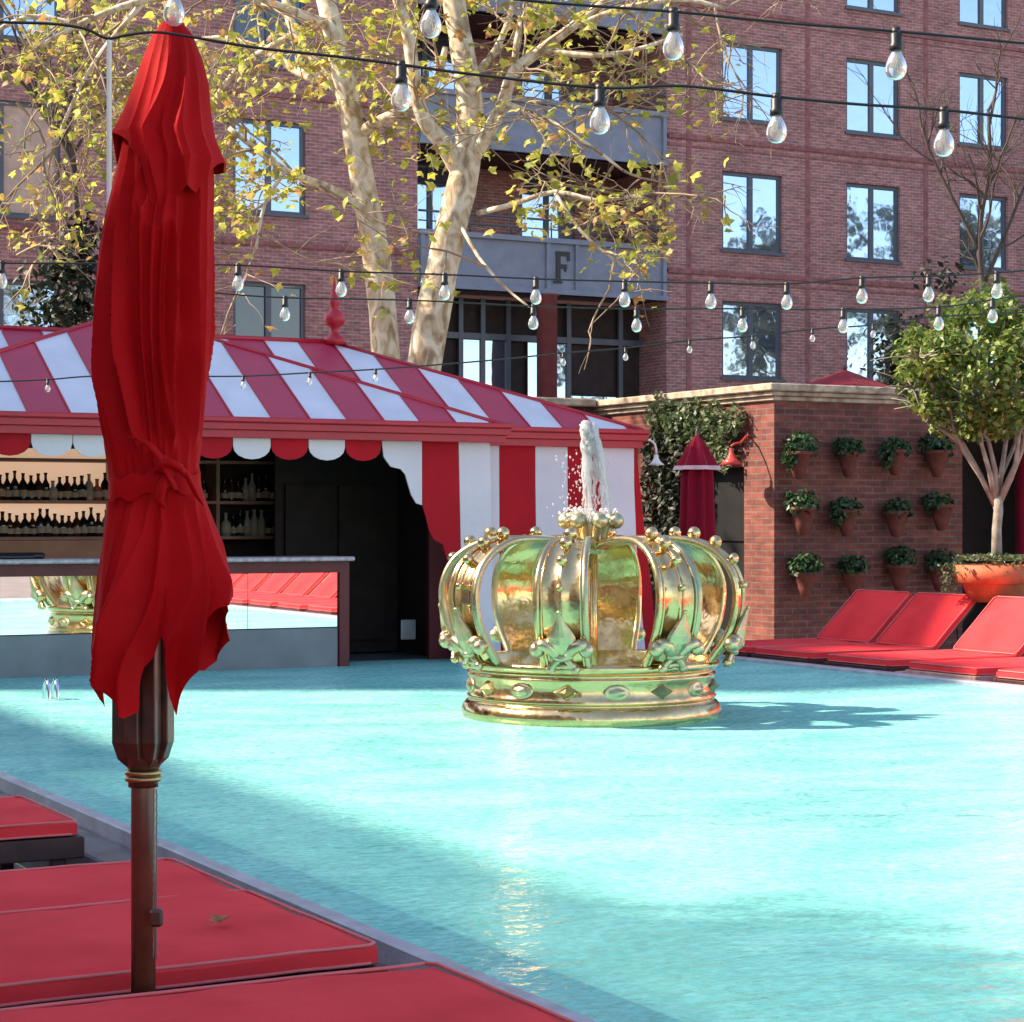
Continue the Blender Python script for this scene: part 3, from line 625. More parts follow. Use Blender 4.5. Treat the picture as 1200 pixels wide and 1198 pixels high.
# counter
xe=at(413,656,Y=19.70).x
v=MB(); v.b2(3.0,xe,19.62,20.35,1.085,1.13,bev=.012); P(v,'counter_top',m_slab,pv)
xm=at(395,700,Y=19.78).x
v=MB(); v.b2(3.0,xm+.09,19.74,19.80,.965,1.083); v.b2(xm+.01,xm+.13,19.75,20.3,-.02,1.08,bev=.01); P(v,'counter_frame',m_darkred,pv)
for k in range(5):
    b_=at(290,700,Y=19.78).x-(k-1)*1.25 if k else xm
    a_=at(290,700,Y=19.78).x-k*1.25
    v=MB(); v.b2(a_+.004,b_-.002,19.775,19.79,.41,.963); P(v,'mirror_panel',m_mirror,pv)
v=MB(); v.b2(3.0,xm,19.76,19.83,-.5,.40,bev=.006); P(v,'counter_plinth',m_plinth,pv)
# back-bar
SY=22.55
v=MB()
for z in (2.18,1.72,1.32): v.b2(4.0,9.3,SY-.02,SY+.36,z-.035,z)
for x in (4.0,5.6,7.02,8.2,9.3): v.b2(x-.02,x+.02,SY,SY+.36,.5,2.2)
v.b2(4.0,9.3,SY-.15,SY+.36,.98,1.02)
P(v,'shelf',M('shelf_wood',(.34,.17,.11),.5,var=.2),pv)
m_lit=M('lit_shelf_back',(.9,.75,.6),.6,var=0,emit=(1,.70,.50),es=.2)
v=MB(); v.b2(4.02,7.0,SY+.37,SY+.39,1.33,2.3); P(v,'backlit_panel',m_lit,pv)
m_tan=M('back_bar_wood',(.50,.22,.12),.5,var=.15)
v=MB(); v.b2(4.02,7.0,SY+.0,SY+.02,1.021,1.28); P(v,'back_bar_front',m_tan,pv)
v=MB(); c0=at(0,655,Y=19.9).x; c1=at(52,655,Y=19.9).x
v.b2(c0-.3,c1,19.85,20.1,1.13,1.19,bev=.02); v.b2(c0-.1,c1-.12,19.8,19.849,1.131,1.17,bev=.01)
tag(v.build('rubber_mat',m_black),'folded black rubber bar mat lying on the counter left of the red parasol','bar mat')
# bottles
glassc=[M('bottle_brown',(.05,.018,.008),.08,var=.1,spec=.8),M('bottle_green',(.012,.03,.016),.08,var=.1,spec=.8),M('bottle_dark',(.012,.010,.012),.1,var=.1,spec=.8),M('bottle_clear',(.35,.33,.30),.08,var=.1),M('bottle_pink',(.45,.10,.07),.15,var=.1)]
labelm=M('paper_label',(.40,.32,.24),.8,var=.1)
profs=[[(.036,0),(.038,.01),(.038,.16),(.03,.19),(.014,.22),(.013,.27),(.016,.275),(.016,.29)],[(.045,0),(.046,.12),(.042,.15),(.016,.18),(.014,.24),(.018,.245),(.018,.265)],[(.033,0),(.034,.18),(.02,.215),(.012,.24),(.012,.29),(.016,.30),(.016,.315)]]
protos={}
def bottle(kind,ci,x,z,label,nm):
    key=(kind,ci)
    if key not in protos:
        r=empty('liquor_bottle',(x,SY+.12,z))
        a=MB(); a.lathe(profs[kind],(0,0,0),12); o=a.build('glass_body',glassc[ci],r)
        a=MB(); rr=profs[kind][1][0]+.0015; a.lathe([(rr,.04),(rr,.11)],(0,0,0),12,cap=False); o=a.build('paper_label',labelm,r,fix=False)
        protos[key]=r
    else: r=copytree(protos[key],loc=(x,SY+.12,z))
    r.scale=(1.32,1.32,random.uniform(.80,1.08))
    tag(r,label,'bottle','bottles on the shelves behind the bar'); return r
cn=['brown','green','black','clear','pink']
for rz,row in ((1.72,'upper'),(1.32,'lower')):
    x=4.75
    while x<9.25:
        lit=x<7.0
        if not any(abs(x-q)<.05 for q in (5.6,7.02,8.2)):
            ci=random.choice([0,1,2,2,0,3,4,2,0,0] if lit else [0,1,2,2,3]); kd=random.randrange(3)
            lab='%s glass bottle on the %s bar shelf, %s'%(cn[ci],row,'in the lit stretch' if lit else 'in the dark stretch')
            bottle(kd,ci,x,rz,lab,'')
        x+=random.uniform(.074,.092)
# pool handrail
mb=MB(); c=at(62,822,Z=0); 
for dx in (0,.07):
    pts=[]
    for j in range(9):
        a=PI*j/8; pts.append((c.x+dx+.0,c.y+.09-.09*math.cos(a)+.1,.02+.14*math.sin(a)))
    pts=[(pts[0][0],pts[0][1],-.1)]+pts+[(pts[-1][0],pts[-1][1],-.1)]
    mb.tube(pts,.016,8)
m_chrome=M('chrome',(.8,.82,.86),.12,metal=1,var=0)
tag(mb.build('pool_handrail',m_chrome),'small chrome handrail hoop rising from the water near the bar','handrail')

# ============================================================ CROWN FOUNTAIN
CX,CY=8.09,13.915
cr=empty('crown_fountain',(CX,CY,0),label='giant gold crown fountain with verdigris fleurs-de-lis floating in the pool',cat='fountain')
tc=Vector((-CX,-CY,0)).normalized(); rc=Vector((-tc.y,tc.x,0))   # towards camera, image right
if rc.dot(RT)<0: rc=-rc
def cdir(a): return tc*math.cos(a)+rc*math.sin(a)
C0=Vector((0,0,0))
def addlocal(mbx,name,mat,parent,**k): return mbx.build(name,mat,parent,**k)
mb=MB(); mb.lathe([(.93,-.02),(.985,0),(1.0,.03),(1.0,.06),(.985,.10),(.965,.125),(.945,.132),(.945,.150),(.955,.155),(.962,.165),(.94,.19),(.932,.25),(.938,.30),(.957,.325),(.955,.34),(.94,.345),(.94,.365),(.955,.375),(.975,.39),(.985,.415),(.975,.44),(.95,.452),(.93,.452),(.915,.44),(.91,.20),(.92,0),(.93,-.02)],(0,0,0),128,cap=False)
band=addlocal(mb,'band',m_gold,cr)
for k in range(16):
    a=R(-11+22.5*k); d=cdir(a); t=Vector((-d.y,d.x,0)); q=MB()
    def W(tt,zz,oo): return d*(.935+oo)+t*tt+Vector((0,0,.245+zz))
    if k%2==0:
        s_,h_=.10,.062
        rim=[W(-s_,0,-.003),W(0,-h_,0.0),W(s_,0,-.003),W(0,h_,0.0)]; inn=[W(-s_*.72,0,.022),W(0,-h_*.7,.025),W(s_*.72,0,.022),W(0,h_*.7,.025)]; tp=[W(-s_*.62,0,.016),W(0,-h_*.6,.018),W(s_*.62,0,.016),W(0,h_*.6,.018)]
        q.add(rim+inn+tp+[W(0,0,.062)],[(0,1,5,4),(1,2,6,5),(2,3,7,6),(3,0,4,7),(4,5,9,8),(5,6,10,9),(6,7,11,10),(7,4,8,11),(8,9,12),(9,10,12),(10,11,12),(11,8,12)])
    else:
        n=20; rings=[]
        for (sa,sh,oo) in ((.105,.060,-.002),(.092,.050,.022),(.080,.040,.014),(.055,.026,.034),(.0,.0,.040)):
            rings.append([W(sa*math.cos(2*PI*j/n),sh*math.sin(2*PI*j/n),oo-.010*abs(math.cos(2*PI*j/n))*(sa/.1)) for j in range(n)])
        vs=[p for r in rings for p in r]; fs=[]
        for i in range(4):
            for j in range(n): jj=(j+1)%n; fs.append((i*n+j,i*n+jj,(i+1)*n+jj,(i+1)*n+j))
        q.add(vs,fs,0,True)
    q.build('boss',m_goldg,band)
PROF=[(.93,.43),(.98,.50),(1.05,.60),(1.105,.72),(1.135,.85),(1.14,.97),(1.115,1.08),(1.06,1.18),(.97,1.265),(.86,1.32),(.74,1.352),(.56,1.36),(.38,1.35),(.22,1.325),(.10,1.29),(.04,1.27)]
WID=[.17,.17,.175,.18,.18,.18,.175,.165,.155,.14,.12,.10,.082,.065,.05,.045]
def crspl(tab,n):
    out=[]
    for i in range(len(tab)-1):
        p0=tab[max(i-1,0)];p1=tab[i];p2=tab[i+1];p3=tab[min(i+2,len(tab)-1)]
        for k in range(n):
            t=k/n; out.append(tuple(.5*((2*b)+(-a+c)*t+(2*a-5*b+4*c-d)*t*t+(-a+3*b-3*c+d)*t**3) for a,b,c,d in zip(p0,p1,p2,p3)))
    out.append(tuple(tab[-1])); return out
PF=crspl([(r,z,w) for (r,z),w in zip(PROF,WID)],3)
for k in range(8):
    az=R(-11+45*k); d=cdir(az); t=Vector((-d.y,d.x,0))
    q=MB(); n=len(PF)
    # outer shell (gold) and inner lining
    prof=[]
    for i,(r,z,w) in enumerate(PF):
        a_=PF[max(i-1,0)]; b_=PF[min(i+1,n-1)]; tr,tz=b_[0]-a_[0],b_[1]-a_[1]; l=math.hypot(tr,tz); nr,nz=tz/l,-tr/l
        if nr*.6+nz*.8<0 and i>2: nr,nz=-nr,-nz
        prof.append((r,z,w,nr,nz))
    def cs(i,u,o):
        r,z,w,nr,nz=prof[i]; return d*(r+nr*o)+t*(u*w)+Vector((0,0,z+nz*o))
    us=[-.86,-.8,-.5,-.2,-.1,0,.1,.2,.5,.8,.86]; os_=[.012,.002,-.004,-.004,.012,.018,.012,-.004,-.004,.002,.012]
    vs=[cs(i,u,o) for i in range(n) for u,o in zip(us,os_)]; m_=len(us)
    fs=[(i*m_+j,i*m_+j+1,(i+1)*m_+j+1,(i+1)*m_+j) for i in range(n-1) for j in range(m_-1)]
    q.add(vs,fs,0,True)
    arch=q.build('arch',m_gold if k in(0,1,7) else m_gold,cr,fix=False)
    q=MB(); us2=[-.9,-.3,.3,.9]
    vs=[cs(i,u,-.022) for i in range(n) for u in us2]; fs=[(i*4+j,i*4+j+1,(i+1)*4+j+1,(i+1)*4+j) for i in range(n-1) for j in range(3)]
    q.add(vs,fs,0,True); q.build('inner_lining',m_goldi,arch,fix=False)
    for s_ in (-1,1):
        q=MB(); rr=[.028*min(1,.5+prof[i][2]/.25) for i in range(n)]
        q.tube([cs(i,s_*.98,0) for i in range(n)],rr,10); q.tube([cs(i,s_*.80,.012) for i in range(n)],[r_*.4 for r_ in rr],6); q.build('rolled_edge',m_goldg if s_>0 else m_gold,arch)
    # beads
    acc=0; nxt=.62; last=cs(0,0,0)
    tot=0; bc=0
    for i in range(1,n):
        p=cs(i,0,0); acc+=(p-last).length; last=p
        if acc>=nxt and bc<7 and prof[i][0]>.58:
            rb=[.030,.042,.050,.052,.050,.046,.042,.036][bc]; b0=cs(i,0,.02+rb*.75); q=MB(); q.ball(b0,rb,14); q.tube([cs(i,0,-.005),b0],rb*.55,8); q.build('bead',m_gold,arch); bc+=1; nxt+=.175
    # fleur-de-lis
    lean=Vector((0,0,1))*.93+d*.36; lean.normalize(); on=d*.93-Vector((0,0,1))*.36; on.normalize(); o0=d*1.01+Vector((0,0,.455))
    def F(tt,hh,oo): return o0+t*tt*.93+lean*hh*.88+on*oo*.8
    q=MB(); hs=[(.09,.045,.04),(.13,.075,.06),(.18,.110,.08),(.23,.122,.09),(.29,.108,.08),(.35,.074,.06),(.42,.034,.035),(.475,.016,.02),(.485,.024,.026),(.50,.020,.02),(.508,.002,.004)]
    vs=[]; nn=12
    for h_,wt,wo in hs:
        for j in range(nn):
            a=2*PI*j/nn; sh=1.0 if j%3 else 1.14
            ra=(abs(math.cos(a))**1.25)*(1 if math.cos(a)>0 else -1); rs_=(abs(math.sin(a))**1.25)*(1 if math.sin(a)>0 else -1)
            vs.append(F(wt*ra,h_,.060+.8*wo*rs_))
    fs=[(i*nn+j,i*nn+(j+1)%nn,(i+1)*nn+(j+1)%nn,(i+1)*nn+j) for i in range(len(hs)-1) for j in range(nn)]
    q.add(vs,fs,0,False)
    for s_ in (-1,1):
        q.tube([F(s_*.02,.07,.05),F(s_*.05,.13,.065),F(s_*.095,.185,.07),F(s_*.145,.205,.065),F(s_*.185,.185,.06)],[.036,.046,.050,.048,.050],10)
        q.ball(F(s_*.195,.160,.06),.060,12)
        q.tube([F(s_*.015,.09,.06),F(s_*.05,.05,.065),F(s_*.085,.01,.07),F(s_*.10,-.015,.075)],[.03,.028,.03,.026],8)
        q.ball(F(s_*.098,-.012,.075),.036,10)
    q.tube([F(-.085,.105,.075),F(0,.095,.10),F(.085,.105,.075)],.026,8)
    q.tube([F(-.10,-.0,.06),F(0,.02,.075),F(.10,0,.06)],.022,8)
    q.build('fleur_de_lis',m_goldg,arch)
q=MB(); q.lathe([(.10,1.24),(.13,1.28),(.12,1.31),(.095,1.34),(.10,1.40),(.13,1.47),(.12,1.49),(.05,1.46),(0,1.45)],(0,0,0),24)
for k in range(7):
    a=R(20+360/7*k); d=cdir(a)
    q.tube([d*.08+Vector((0,0,1.30)),d*.095+Vector((0,0,1.38)),d*.115+Vector((0,0,1.46)),d*.15+Vector((0,0,1.515)),d*.195+Vector((0,0,1.52))],[.035,.034,.040,.046,.05],10)
    q.ball(d*.20+Vector((0,0,1.495)),.062,12)
q.build('finial',m_goldg,cr)
q=MB(); q.lathe([(.05,.0),(.05,1.3)],(0,0,0),12); q.build('water_pipe',m_goldi,cr)
# water jet
rj=random.Random(3)
q=MB()
base=Vector((CX,CY,0))
def jp(dx,z,dy=0): return base+rc*dx+tc*dy+Vector((0,0,z))
hz=1.5+(HOR-492)/FPX*16.1
def strand(x0,x1,x2,y,r0,r1,z0=1.47,z1=hz-.03,n=16,wob=.010):
    pts=[];rs=[]
    for i in range(n+1):
        t=i/n; x=(1-t)**2*x0+2*t*(1-t)*x1+t*t*x2; pts.append(jp(x+rj.uniform(-wob,wob),lerp(z0,z1,t),y+rj.uniform(-wob,wob))); rs.append(lerp(r0,r1,t)*rj.uniform(.6,1.35))
    q.tube(pts,rs,7)
strand(-.02,-.05,-.03,.0,.018,.036); strand(.0,-.035,-.04,.03,.014,.034); strand(-.01,-.02,-.015,-.02,.012,.036)
strand(.13,.15,.0,.0,.010,.028); strand(.15,.12,.01,.02,.008,.03); strand(.05,.12,.0,-.03,.007,.024,1.62); strand(.03,.06,-.02,-.0,.008,.026,1.7); strand(-.06,-.05,-.06,.01,.007,.028,1.6)
for i in range(6):
    strand(rj.uniform(-.03,.14),rj.uniform(-.04,.13),rj.uniform(-.06,.02),rj.uniform(-.03,.03),.005,.018,1.5,hz-rj.uniform(.0,.15),26,.014)
for i in range(34):
    t=rj.random(); z=hz-.02-.22*t; r_=.022*rj.uniform(.5,1.5); q.ball(jp(-.03+rj.uniform(-.038,.038)*(1-.2*t),z,rj.uniform(-.05,.05)),r_,8,sc=(1,1,rj.uniform(1,1.8)))
for i in range(150):
    x=rj.gauss(-.10,.09); z=rj.uniform(1.5,2.05); q.ball(jp(x,z,rj.uniform(-.08,.08)),rj.uniform(.003,.008),6,sc=(1,1,1.6))
for i in range(90):
    a=rj.uniform(0,2*PI); r_=rj.uniform(.03,.25); q.ball(jp(r_*math.cos(a)-.03,1.5+rj.uniform(0,.09),r_*math.sin(a)),rj.uniform(.006,.022),6)
tag(q.build('water_jet',m_spray,fix=False),'white water jet spouting from the top of the gold crown','water jet')

# ============================================================ CLOSED RED UMBRELLA (foreground)
UP0=at(168,1158,dep=6.25); UX,UY=UP0.x,UP0.y
um=empty('closed_parasol',(UX,UY,DECK),label='large closed bright red parasol with dark wooden pole in the foreground',cat='parasol')
mpp=6.25/FPX
def uz(y): return EYE+(HOR-y)*mpp
def uxy(s,f): return Vector((0,0,0))+RT*s-FW*f     # s to image right, f toward camera
MAINL=[(120,160),(150,148),(200,138),(240,129),(270,123),(300,119),(350,114),(400,112),(430,112),(480,116),(520,121),(545,126),(570,128),(600,126),(650,120),(690,114),(720,110),(760,106),(790,108),(810,113),(840,119)]
MAINR=[(120,240),(150,246),(200,249),(240,250),(270,250),(300,250),(350,249),(400,247),(430,245),(480,241),(520,237),(545,233),(570,236),(600,246),(650,262),(690,274),(740,279),(840,282)]
HEM=[(-1,768),(-.92,800),(-.84,829),(-.76,815),(-.70,797),(-.63,812),(-.52,836),(-.40,828),(-.33,800),(-.24,778),(-.05,766),(.08,742),(.13,748),(.17,812),(.27,835),(.36,812),(.60,764),(.86,712),(1,700)]
NP,NZ=420,190
rf=random.Random(11)
pl=[rf.uniform(0,2*PI) for _ in range(6)]
def pleat(ph,n,jit,p0):
    x=ph*n+jit*1.6*math.sin(ph*2+p0)+jit*.9*math.sin(ph*3+p0*2)
    return 1-2*abs(math.sin(x/2))**.78
def canopy():
    vs=[];
    for i in range(NZ+1):
        for k in range(NP):
            ph=2*PI*k/NP   # 0 = image right, 90 = toward camera
            front=math.sin(ph)
            sx_=math.cos(ph)
            yh=interp(HEM,sx_) if front>0 else interp([(-1,770),(-.5,800),(0,775),(.5,790),(1,700)],sx_)
            v=i/NZ; y=lerp(120,yh,v)
            xl=interp(MAINL,y); xr=interp(MAINR,y); cx=(xl+xr)/2; a=(xr-xl)/2
            # fold amplitudes along the height
            up=interp([(120,.06),(180,.12),(250,.28),(420,.38),(500,.28),(545,.06),(575,.07),(620,.24),(700,.38),(830,.38)],y)
            tie=interp([(400,0),(500,.6),(548,1),(590,.7),(640,.15),(700,0)],y)
            tw=interp([(120,.0),(400,.25),(548,.55),(600,.2),(830,-.3)],y)
            ph2=ph+tw
            wv=.55*noise.noise(Vector((math.cos(ph)*1.2,math.sin(ph)*1.2,y/330.+3)))
            if y<548: f=.62*pleat(ph2+wv,8,.8,pl[0])+.30*pleat(ph2-wv,15,.9,pl[1])
            else: f=.70*pleat(ph2+wv,6,.7,pl[2])+.25*pleat(ph2-wv,13,.9,pl[3])
            bl=max(0,1-abs(y-548)/40); f2=.6*pleat(ph,23,1.0,pl[4]); f=f*(1-bl)+f2*bl
            nzv=noise.noise(Vector((math.cos(ph)*1.6,math.sin(ph)*1.6,y/150.)))*.07+noise.noise(Vector((math.cos(ph)*5,math.sin(ph)*5,y/160.)))*.03
            sil=abs(sx_)**4
            rad=1+ (f*up+nzv)*(1-.8*sil)-.10*tie*(1-sil)
            depth=.78
            if y>620 and front>0: depth=lerp(.78,.95,min(1,(y-620)/120))
            s=(cx-168)+a*sx_*rad; ff=a*front*rad*depth
            vs.append(uxy(s*mpp,ff*mpp)+Vector((0,0,uz(y)-DECK)))
    fs=[(i*NP+k,i*NP+(k+1)%NP,(i+1)*NP+(k+1)%NP,(i+1)*NP+k) for i in range(NZ) for k in range(NP)]
    b=MB(); b.add(vs,fs,0,True); o=b.build('canopy',m_umb,um,fix=False)
    return o
cn_=canopy()
CAPL=[(20,199),(28,189),(40,180),(70,168),(100,158),(130,147),(157,135),(200,140),(270,150)]
CAPR=[(20,205),(28,215),(40,225),(70,236),(100,243),(130,246),(160,251),(190,262),(205,258),(270,245)]
CHEM=[(-1,157),(-.72,172),(-.5,196),(-.3,238),(-.1,264),(.02,266),(.2,252),(.45,225),(.7,232),(.85,212),(1,192)]
def cap():
    vs=[]; nz=70
    for i in range(nz+1):
        for k in range(NP):
            ph=2*PI*k/NP; front=math.sin(ph); sx_=math.cos(ph)
            yh=interp(CHEM,sx_) if front>0 else 200
            v=i/nz; y=lerp(20,yh,v); xl=interp(CAPL,y); xr=interp(CAPR,y); cx=(xl+xr)/2; a=(xr-xl)/2
            am=interp([(20,0),(60,.08),(120,.15),(180,.18),(260,.12)],y)
            f=.65*pleat(ph+.2+.4*noise.noise(Vector((math.cos(ph),math.sin(ph),y/120.))),6,.7,pl[5])+.3*pleat(ph,13,.9,pl[1])
            hemf=v**6*.05
            nzv=noise.noise(Vector((math.cos(ph)*1.5+7,math.sin(ph)*1.5,y/60.)))*.07
            sil=abs(sx_)**6
            rad=1+(f*am+nzv)*(1-.6*sil)+hemf; 
            s=(cx-168)+a*sx_*rad; ff=a*front*rad*.86+ (4 if front>0 else 0)*v
            vs.append(uxy(s*mpp,ff*mpp)+Vector((0,0,uz(y)-DECK)))
    fs=[(i*NP+k,i*NP+(k+1)%NP,(i+1)*NP+(k+1)%NP,(i+1)*NP+k) for i in range(nz) for k in range(NP)]
    b=MB(); b.add(vs,fs,0,True); return b.build('vent_cap',m_umb,um,fix=False)
cap()
# tie strap, knot and loose ends
def up_(x,y,f): return uxy((x-168)*mpp,f*mpp)+Vector((0,0,uz(y)-DECK))
q=MB(); pts=[];n=72
for k in range(n+1):
    ph=2*PI*k/n; y=572-14*math.cos(ph)*-1+4*math.sin(3*ph); y=574+ (-10)*math.cos(ph-.9)+3*math.sin(4*ph)
    a=(interp(MAINR,y)-interp(MAINL,y))/2; cx=(interp(MAINR,y)+interp(MAINL,y))/2
    pts.append(uxy((cx-168+a*math.cos(ph)*.99)*mpp,(a*math.sin(ph)*.80+1.5)*mpp)+Vector((0,0,uz(y)-DECK)))
vs=[];fs=[]
for k,p in enumerate(pts):
    h_=.034+.008*math.sin(k*.9); vs+= [p+Vector((0,0,h_)),p+uxy(0,.006)+Vector((0,0,0)),p-Vector((0,0,h_))]
for k in range(n): fs+=[(k*3,k*3+3,k*3+4,k*3+1),(k*3+1,k*3+4,k*3+5,k*3+2)]
q.add(vs,fs,0,True); tie=q.build('tie_strap',m_umb,um,fix=False)
q=MB(); q.tube([up_(160,515,50),up_(172,516,55),up_(186,524,60),up_(198,538,60),up_(208,558,62),up_(216,575,62)],[.006,.014,.018,.020,.018,.012],8,flat=.45)
q.build('loose_end',m_umb,tie)
q=MB(); q.ball(up_(207,549,55),.030,14,sc=(1.15,.9,.7)); q.tube([up_(192,556,52),up_(200,548,60),up_(210,545,62),up_(220,550,58),up_(226,560,52)],[.010,.022,.026,.022,.010],8,flat=.6); q.tube([up_(200,536,56),up_(206,546,62),up_(212,560,60)],[.010,.020,.012],8,flat=.6); q.tube([up_(206,556,56),up_(200,572,62),up_(196,588,64),up_(204,596,62)],[.02,.022,.02,.006],8,flat=.5); q.tube([up_(214,548,55),up_(226,556,52),up_(238,582,44),up_(244,592,38)],[.02,.018,.016,.006],8,flat=.5); q.build('knot',m_umb,tie)
# timber ribs bundle
rib=[(760,-35,37),(800,-35,37),(870,-35,37)]
for k in range(8):
    a=2*PI*k/8+.25; q=MB()
    c_=lambda rr,y: uxy(rr*math.cos(a)*mpp,rr*math.sin(a)*mpp)+Vector((0,0,uz(y)-DECK))
    q.tube([c_(23,640),c_(26,760),c_(26,868),c_(22,884),c_(12,899)],[.030,.032,.033,.028,.014],4,smooth=False)
    q.build('rib',m_wood,um,bevel=.004)
q=MB(); q.lathe([(.020*1.0,uz(640)-DECK),(.06,uz(650)-DECK),(.06,uz(890)-DECK),(.045,uz(902)-DECK)],(0,0,0),16); q.build('runner',m_wood,um)
q=MB()
for y in (905,912): q.lathe([(.040,uz(y+4)-DECK),(.053,uz(y+3)-DECK),(.055,uz(y)-DECK),(.053,uz(y-2)-DECK),(.040,uz(y-3)-DECK)],(0,0,0),24)
q.build('brass_ring',m_brass,um)
q=MB(); q.lathe([(.045,uz(903)-DECK),(.045,uz(922)-DECK)],(0,0,0),20); q.build('collar',m_wood,um)
q=MB(); q.lathe([(.037,.05),(.036,uz(600)-DECK)],(0,0,0),24); q.build('pole',m_pole,um)
q=MB(); q.lathe([(.30,0),(.30,.05),(.27,.065),(.06,.07),(.055,.16),(.05,.17)],(0,0,0),32); q.build('base',m_iron,um)
q=MB()
for dx in (0,3.5):
    n=60; pts=[up_(184+dx+.5*math.sin(i*1.9+dx),922+i*(1118-922)/n,24) for i in range(n+1)]; q.tube(pts,.0022,5)
cd=q.build('pull_cord',m_cord,um)
q=MB(); c=up_(187.5,1071,24); q.box(c,(.040,.035,.052),bev=.008,rot=-YAW); q.build('cord_cleat',m_wood,um)

# ============================================================ LOUNGERS
def cushion(L,Wd,H,mat,seed=0,puff=.018,n=44):
    """local: x along length 0..L, y -W/2..W/2, z 0..H"""
    rr=random.Random(seed); b=MB(); nx,ny=n,22
    def shape(u,v):
        e=min(u,1-u,); f=min(v,1-v)
        k=min(1,(e*L/.05))**.5*min(1,(f*Wd/.05))**.5
        return k
    top=[];bot=[]
    for i in range(nx+1):
        for j in range(ny+1):
            u=.5-.5*math.cos(PI*i/nx) if False else i/nx; v=j/ny
            # rounded corners in plan
            x=u*L; y=(v-.5)*Wd
            cxr=.05
            k=shape(u,v); z=H-.016*(1-k)+puff*math.sin(PI*u)*math.sin(PI*v)+.012*noise.noise(Vector((x*2.2,y*3,seed)))+.005*noise.noise(Vector((x*9,y*7,seed+4)))*k-.006*abs(math.sin(x*2.9))**8*k
            top.append((x,y,z)); bot.append((x,y,.010*(1-k)))
    b.add(top+bot,[],0)
    N=(nx+1)*(ny+1); w=ny+1
    fs=[]
    for i in range(nx):
        for j in range(ny):
            a=i*w+j; fs.append((a,a+w,a+w+1,a+1)); fs.append((N+a,N+a+1,N+a+w+1,N+a+w))
    for i in range(nx):
        a=i*w; fs.append((a,N+a,N+a+w,a+w)); a=i*w+ny; fs.append((a,a+w,N+a+w,N+a))
    for j in range(ny):
        a=j; fs.append((a,a+1,N+a+1,N+a)); a=nx*w+j; fs.append((a,N+a,N+a+1,a+1))
    for f in fs: b.f.append(f); b.mi.append(0); b.sm.append(True)
    return b
def pipe(L,Wd,z,r=.006):
    b=MB(); c=.03; pts=[]
    hx,hy=L,Wd/2
    seq=[(c,-hy),(hx-c,-hy),(hx,-hy+c),(hx,hy-c),(hx-c,hy),(c,hy),(0,hy-c),(0,-hy+c),(c,-hy)]
    out=[]
    for (a,b_),(a2,b2_) in zip(seq,seq[1:]):
        m=max(1,int(math.hypot(a2-a,b2_-b_)/.12))
        for k in range(m): t=k/m; out.append((lerp(a,a2,t),lerp(b_,b2_,t),z+.003*noise.noise(Vector((lerp(a,a2,t)*5,lerp(b_,b2_,t)*5,3)))))
    out.append((seq[0][0],seq[0][1],z)); b.tube(out,r,6); return b
def shade_smooth_edges(o):
    md=o.modifiers.new('edge','EDGE_SPLIT'); md.split_angle=R(50)
def lounger(loc,rz,W=.86,seat=1.45,back=.78,ang=48,label='',ctop=.42,flat=False,group='',wood=m_loung,seed=0,H=.075):
    """local: foot end at x=0, runs toward +x (head)."""
    r=empty('sun_lounger',loc,rz,label,'sun lounger',group)
    zt=ctop-H   # frame top
    b=MB(); L=seat+(back if flat else .55)
    b.b2(-.03,L,-W/2-.02,-W/2+.035,zt-.10,zt,bev=.006); b.b2(-.03,L,W/2-.035,W/2+.02,zt-.10,zt,bev=.006)
    b.b2(-.03,.03,-W/2+.036,W/2-.036,zt-.10,zt-.001,bev=.006); b.b2(L-.05,L,-W/2+.036,W/2-.036,zt-.10,zt-.001,bev=.006)
    x=.06
    while x<seat: b.b2(x,x+.06,-W/2+.036,W/2-.036,zt-.03,zt-.006); x+=.085
    b.build('frame',wood,r)
    for x in (.05,L-.12):
        for y in (-W/2+.005,W/2-.055):
            q=MB(); q.b2(x,x+.07,y,y+.05,0,zt-.101,bev=.005); q.build('leg',wood,r)
    c=cushion(seat,W,H,m_cush,seed); o=c.build('seat_cushion',m_cush,r); o.location=(0,0,zt+.002); shade_smooth_edges(o)
    for z in (H-.006,.010):
        p=pipe(seat,W,z).build('piping',m_pipe,o)
    c=cushion(back,W,H,m_cush,seed+5); o=c.build('back_cushion',m_cush,r)
    o.location=(seat+.01,0,zt+.002) if flat else (seat+.02,0,zt+.03); o.rotation_euler=(0,0 if flat else -R(ang),0); shade_smooth_edges(o)
    for z in (H-.006,.010): pipe(back,W,z).build('piping',m_pipe,o)
    if not flat:
        q=MB(); q.b2(0,back-.02,-W/2+.02,-W/2+.07,-.03,-.003); q.b2(0,back-.02,W/2-.07,W/2-.02,-.03,-.003)
        for k in range(8): q.b2(.02+k*.09,.075+k*.09,-W/2+.071,W/2-.071,-.024,-.006)
        o2=q.build('back_frame',wood,r); o2.location=(seat+.02,0,zt+.03); o2.rotation_euler=(0,-R(ang),0)
        q=MB(); 
        for y in (-W/2+.10,W/2-.10): q.tube([(seat+.42,y,zt-.05),(seat+.02+.5*math.cos(R(ang)),y,zt+.03+.45*math.sin(R(ang)))],.012,6)
        q.build('prop',wood,r)
    return r
GN='red cushioned loungers lined up on the near side of the pool'
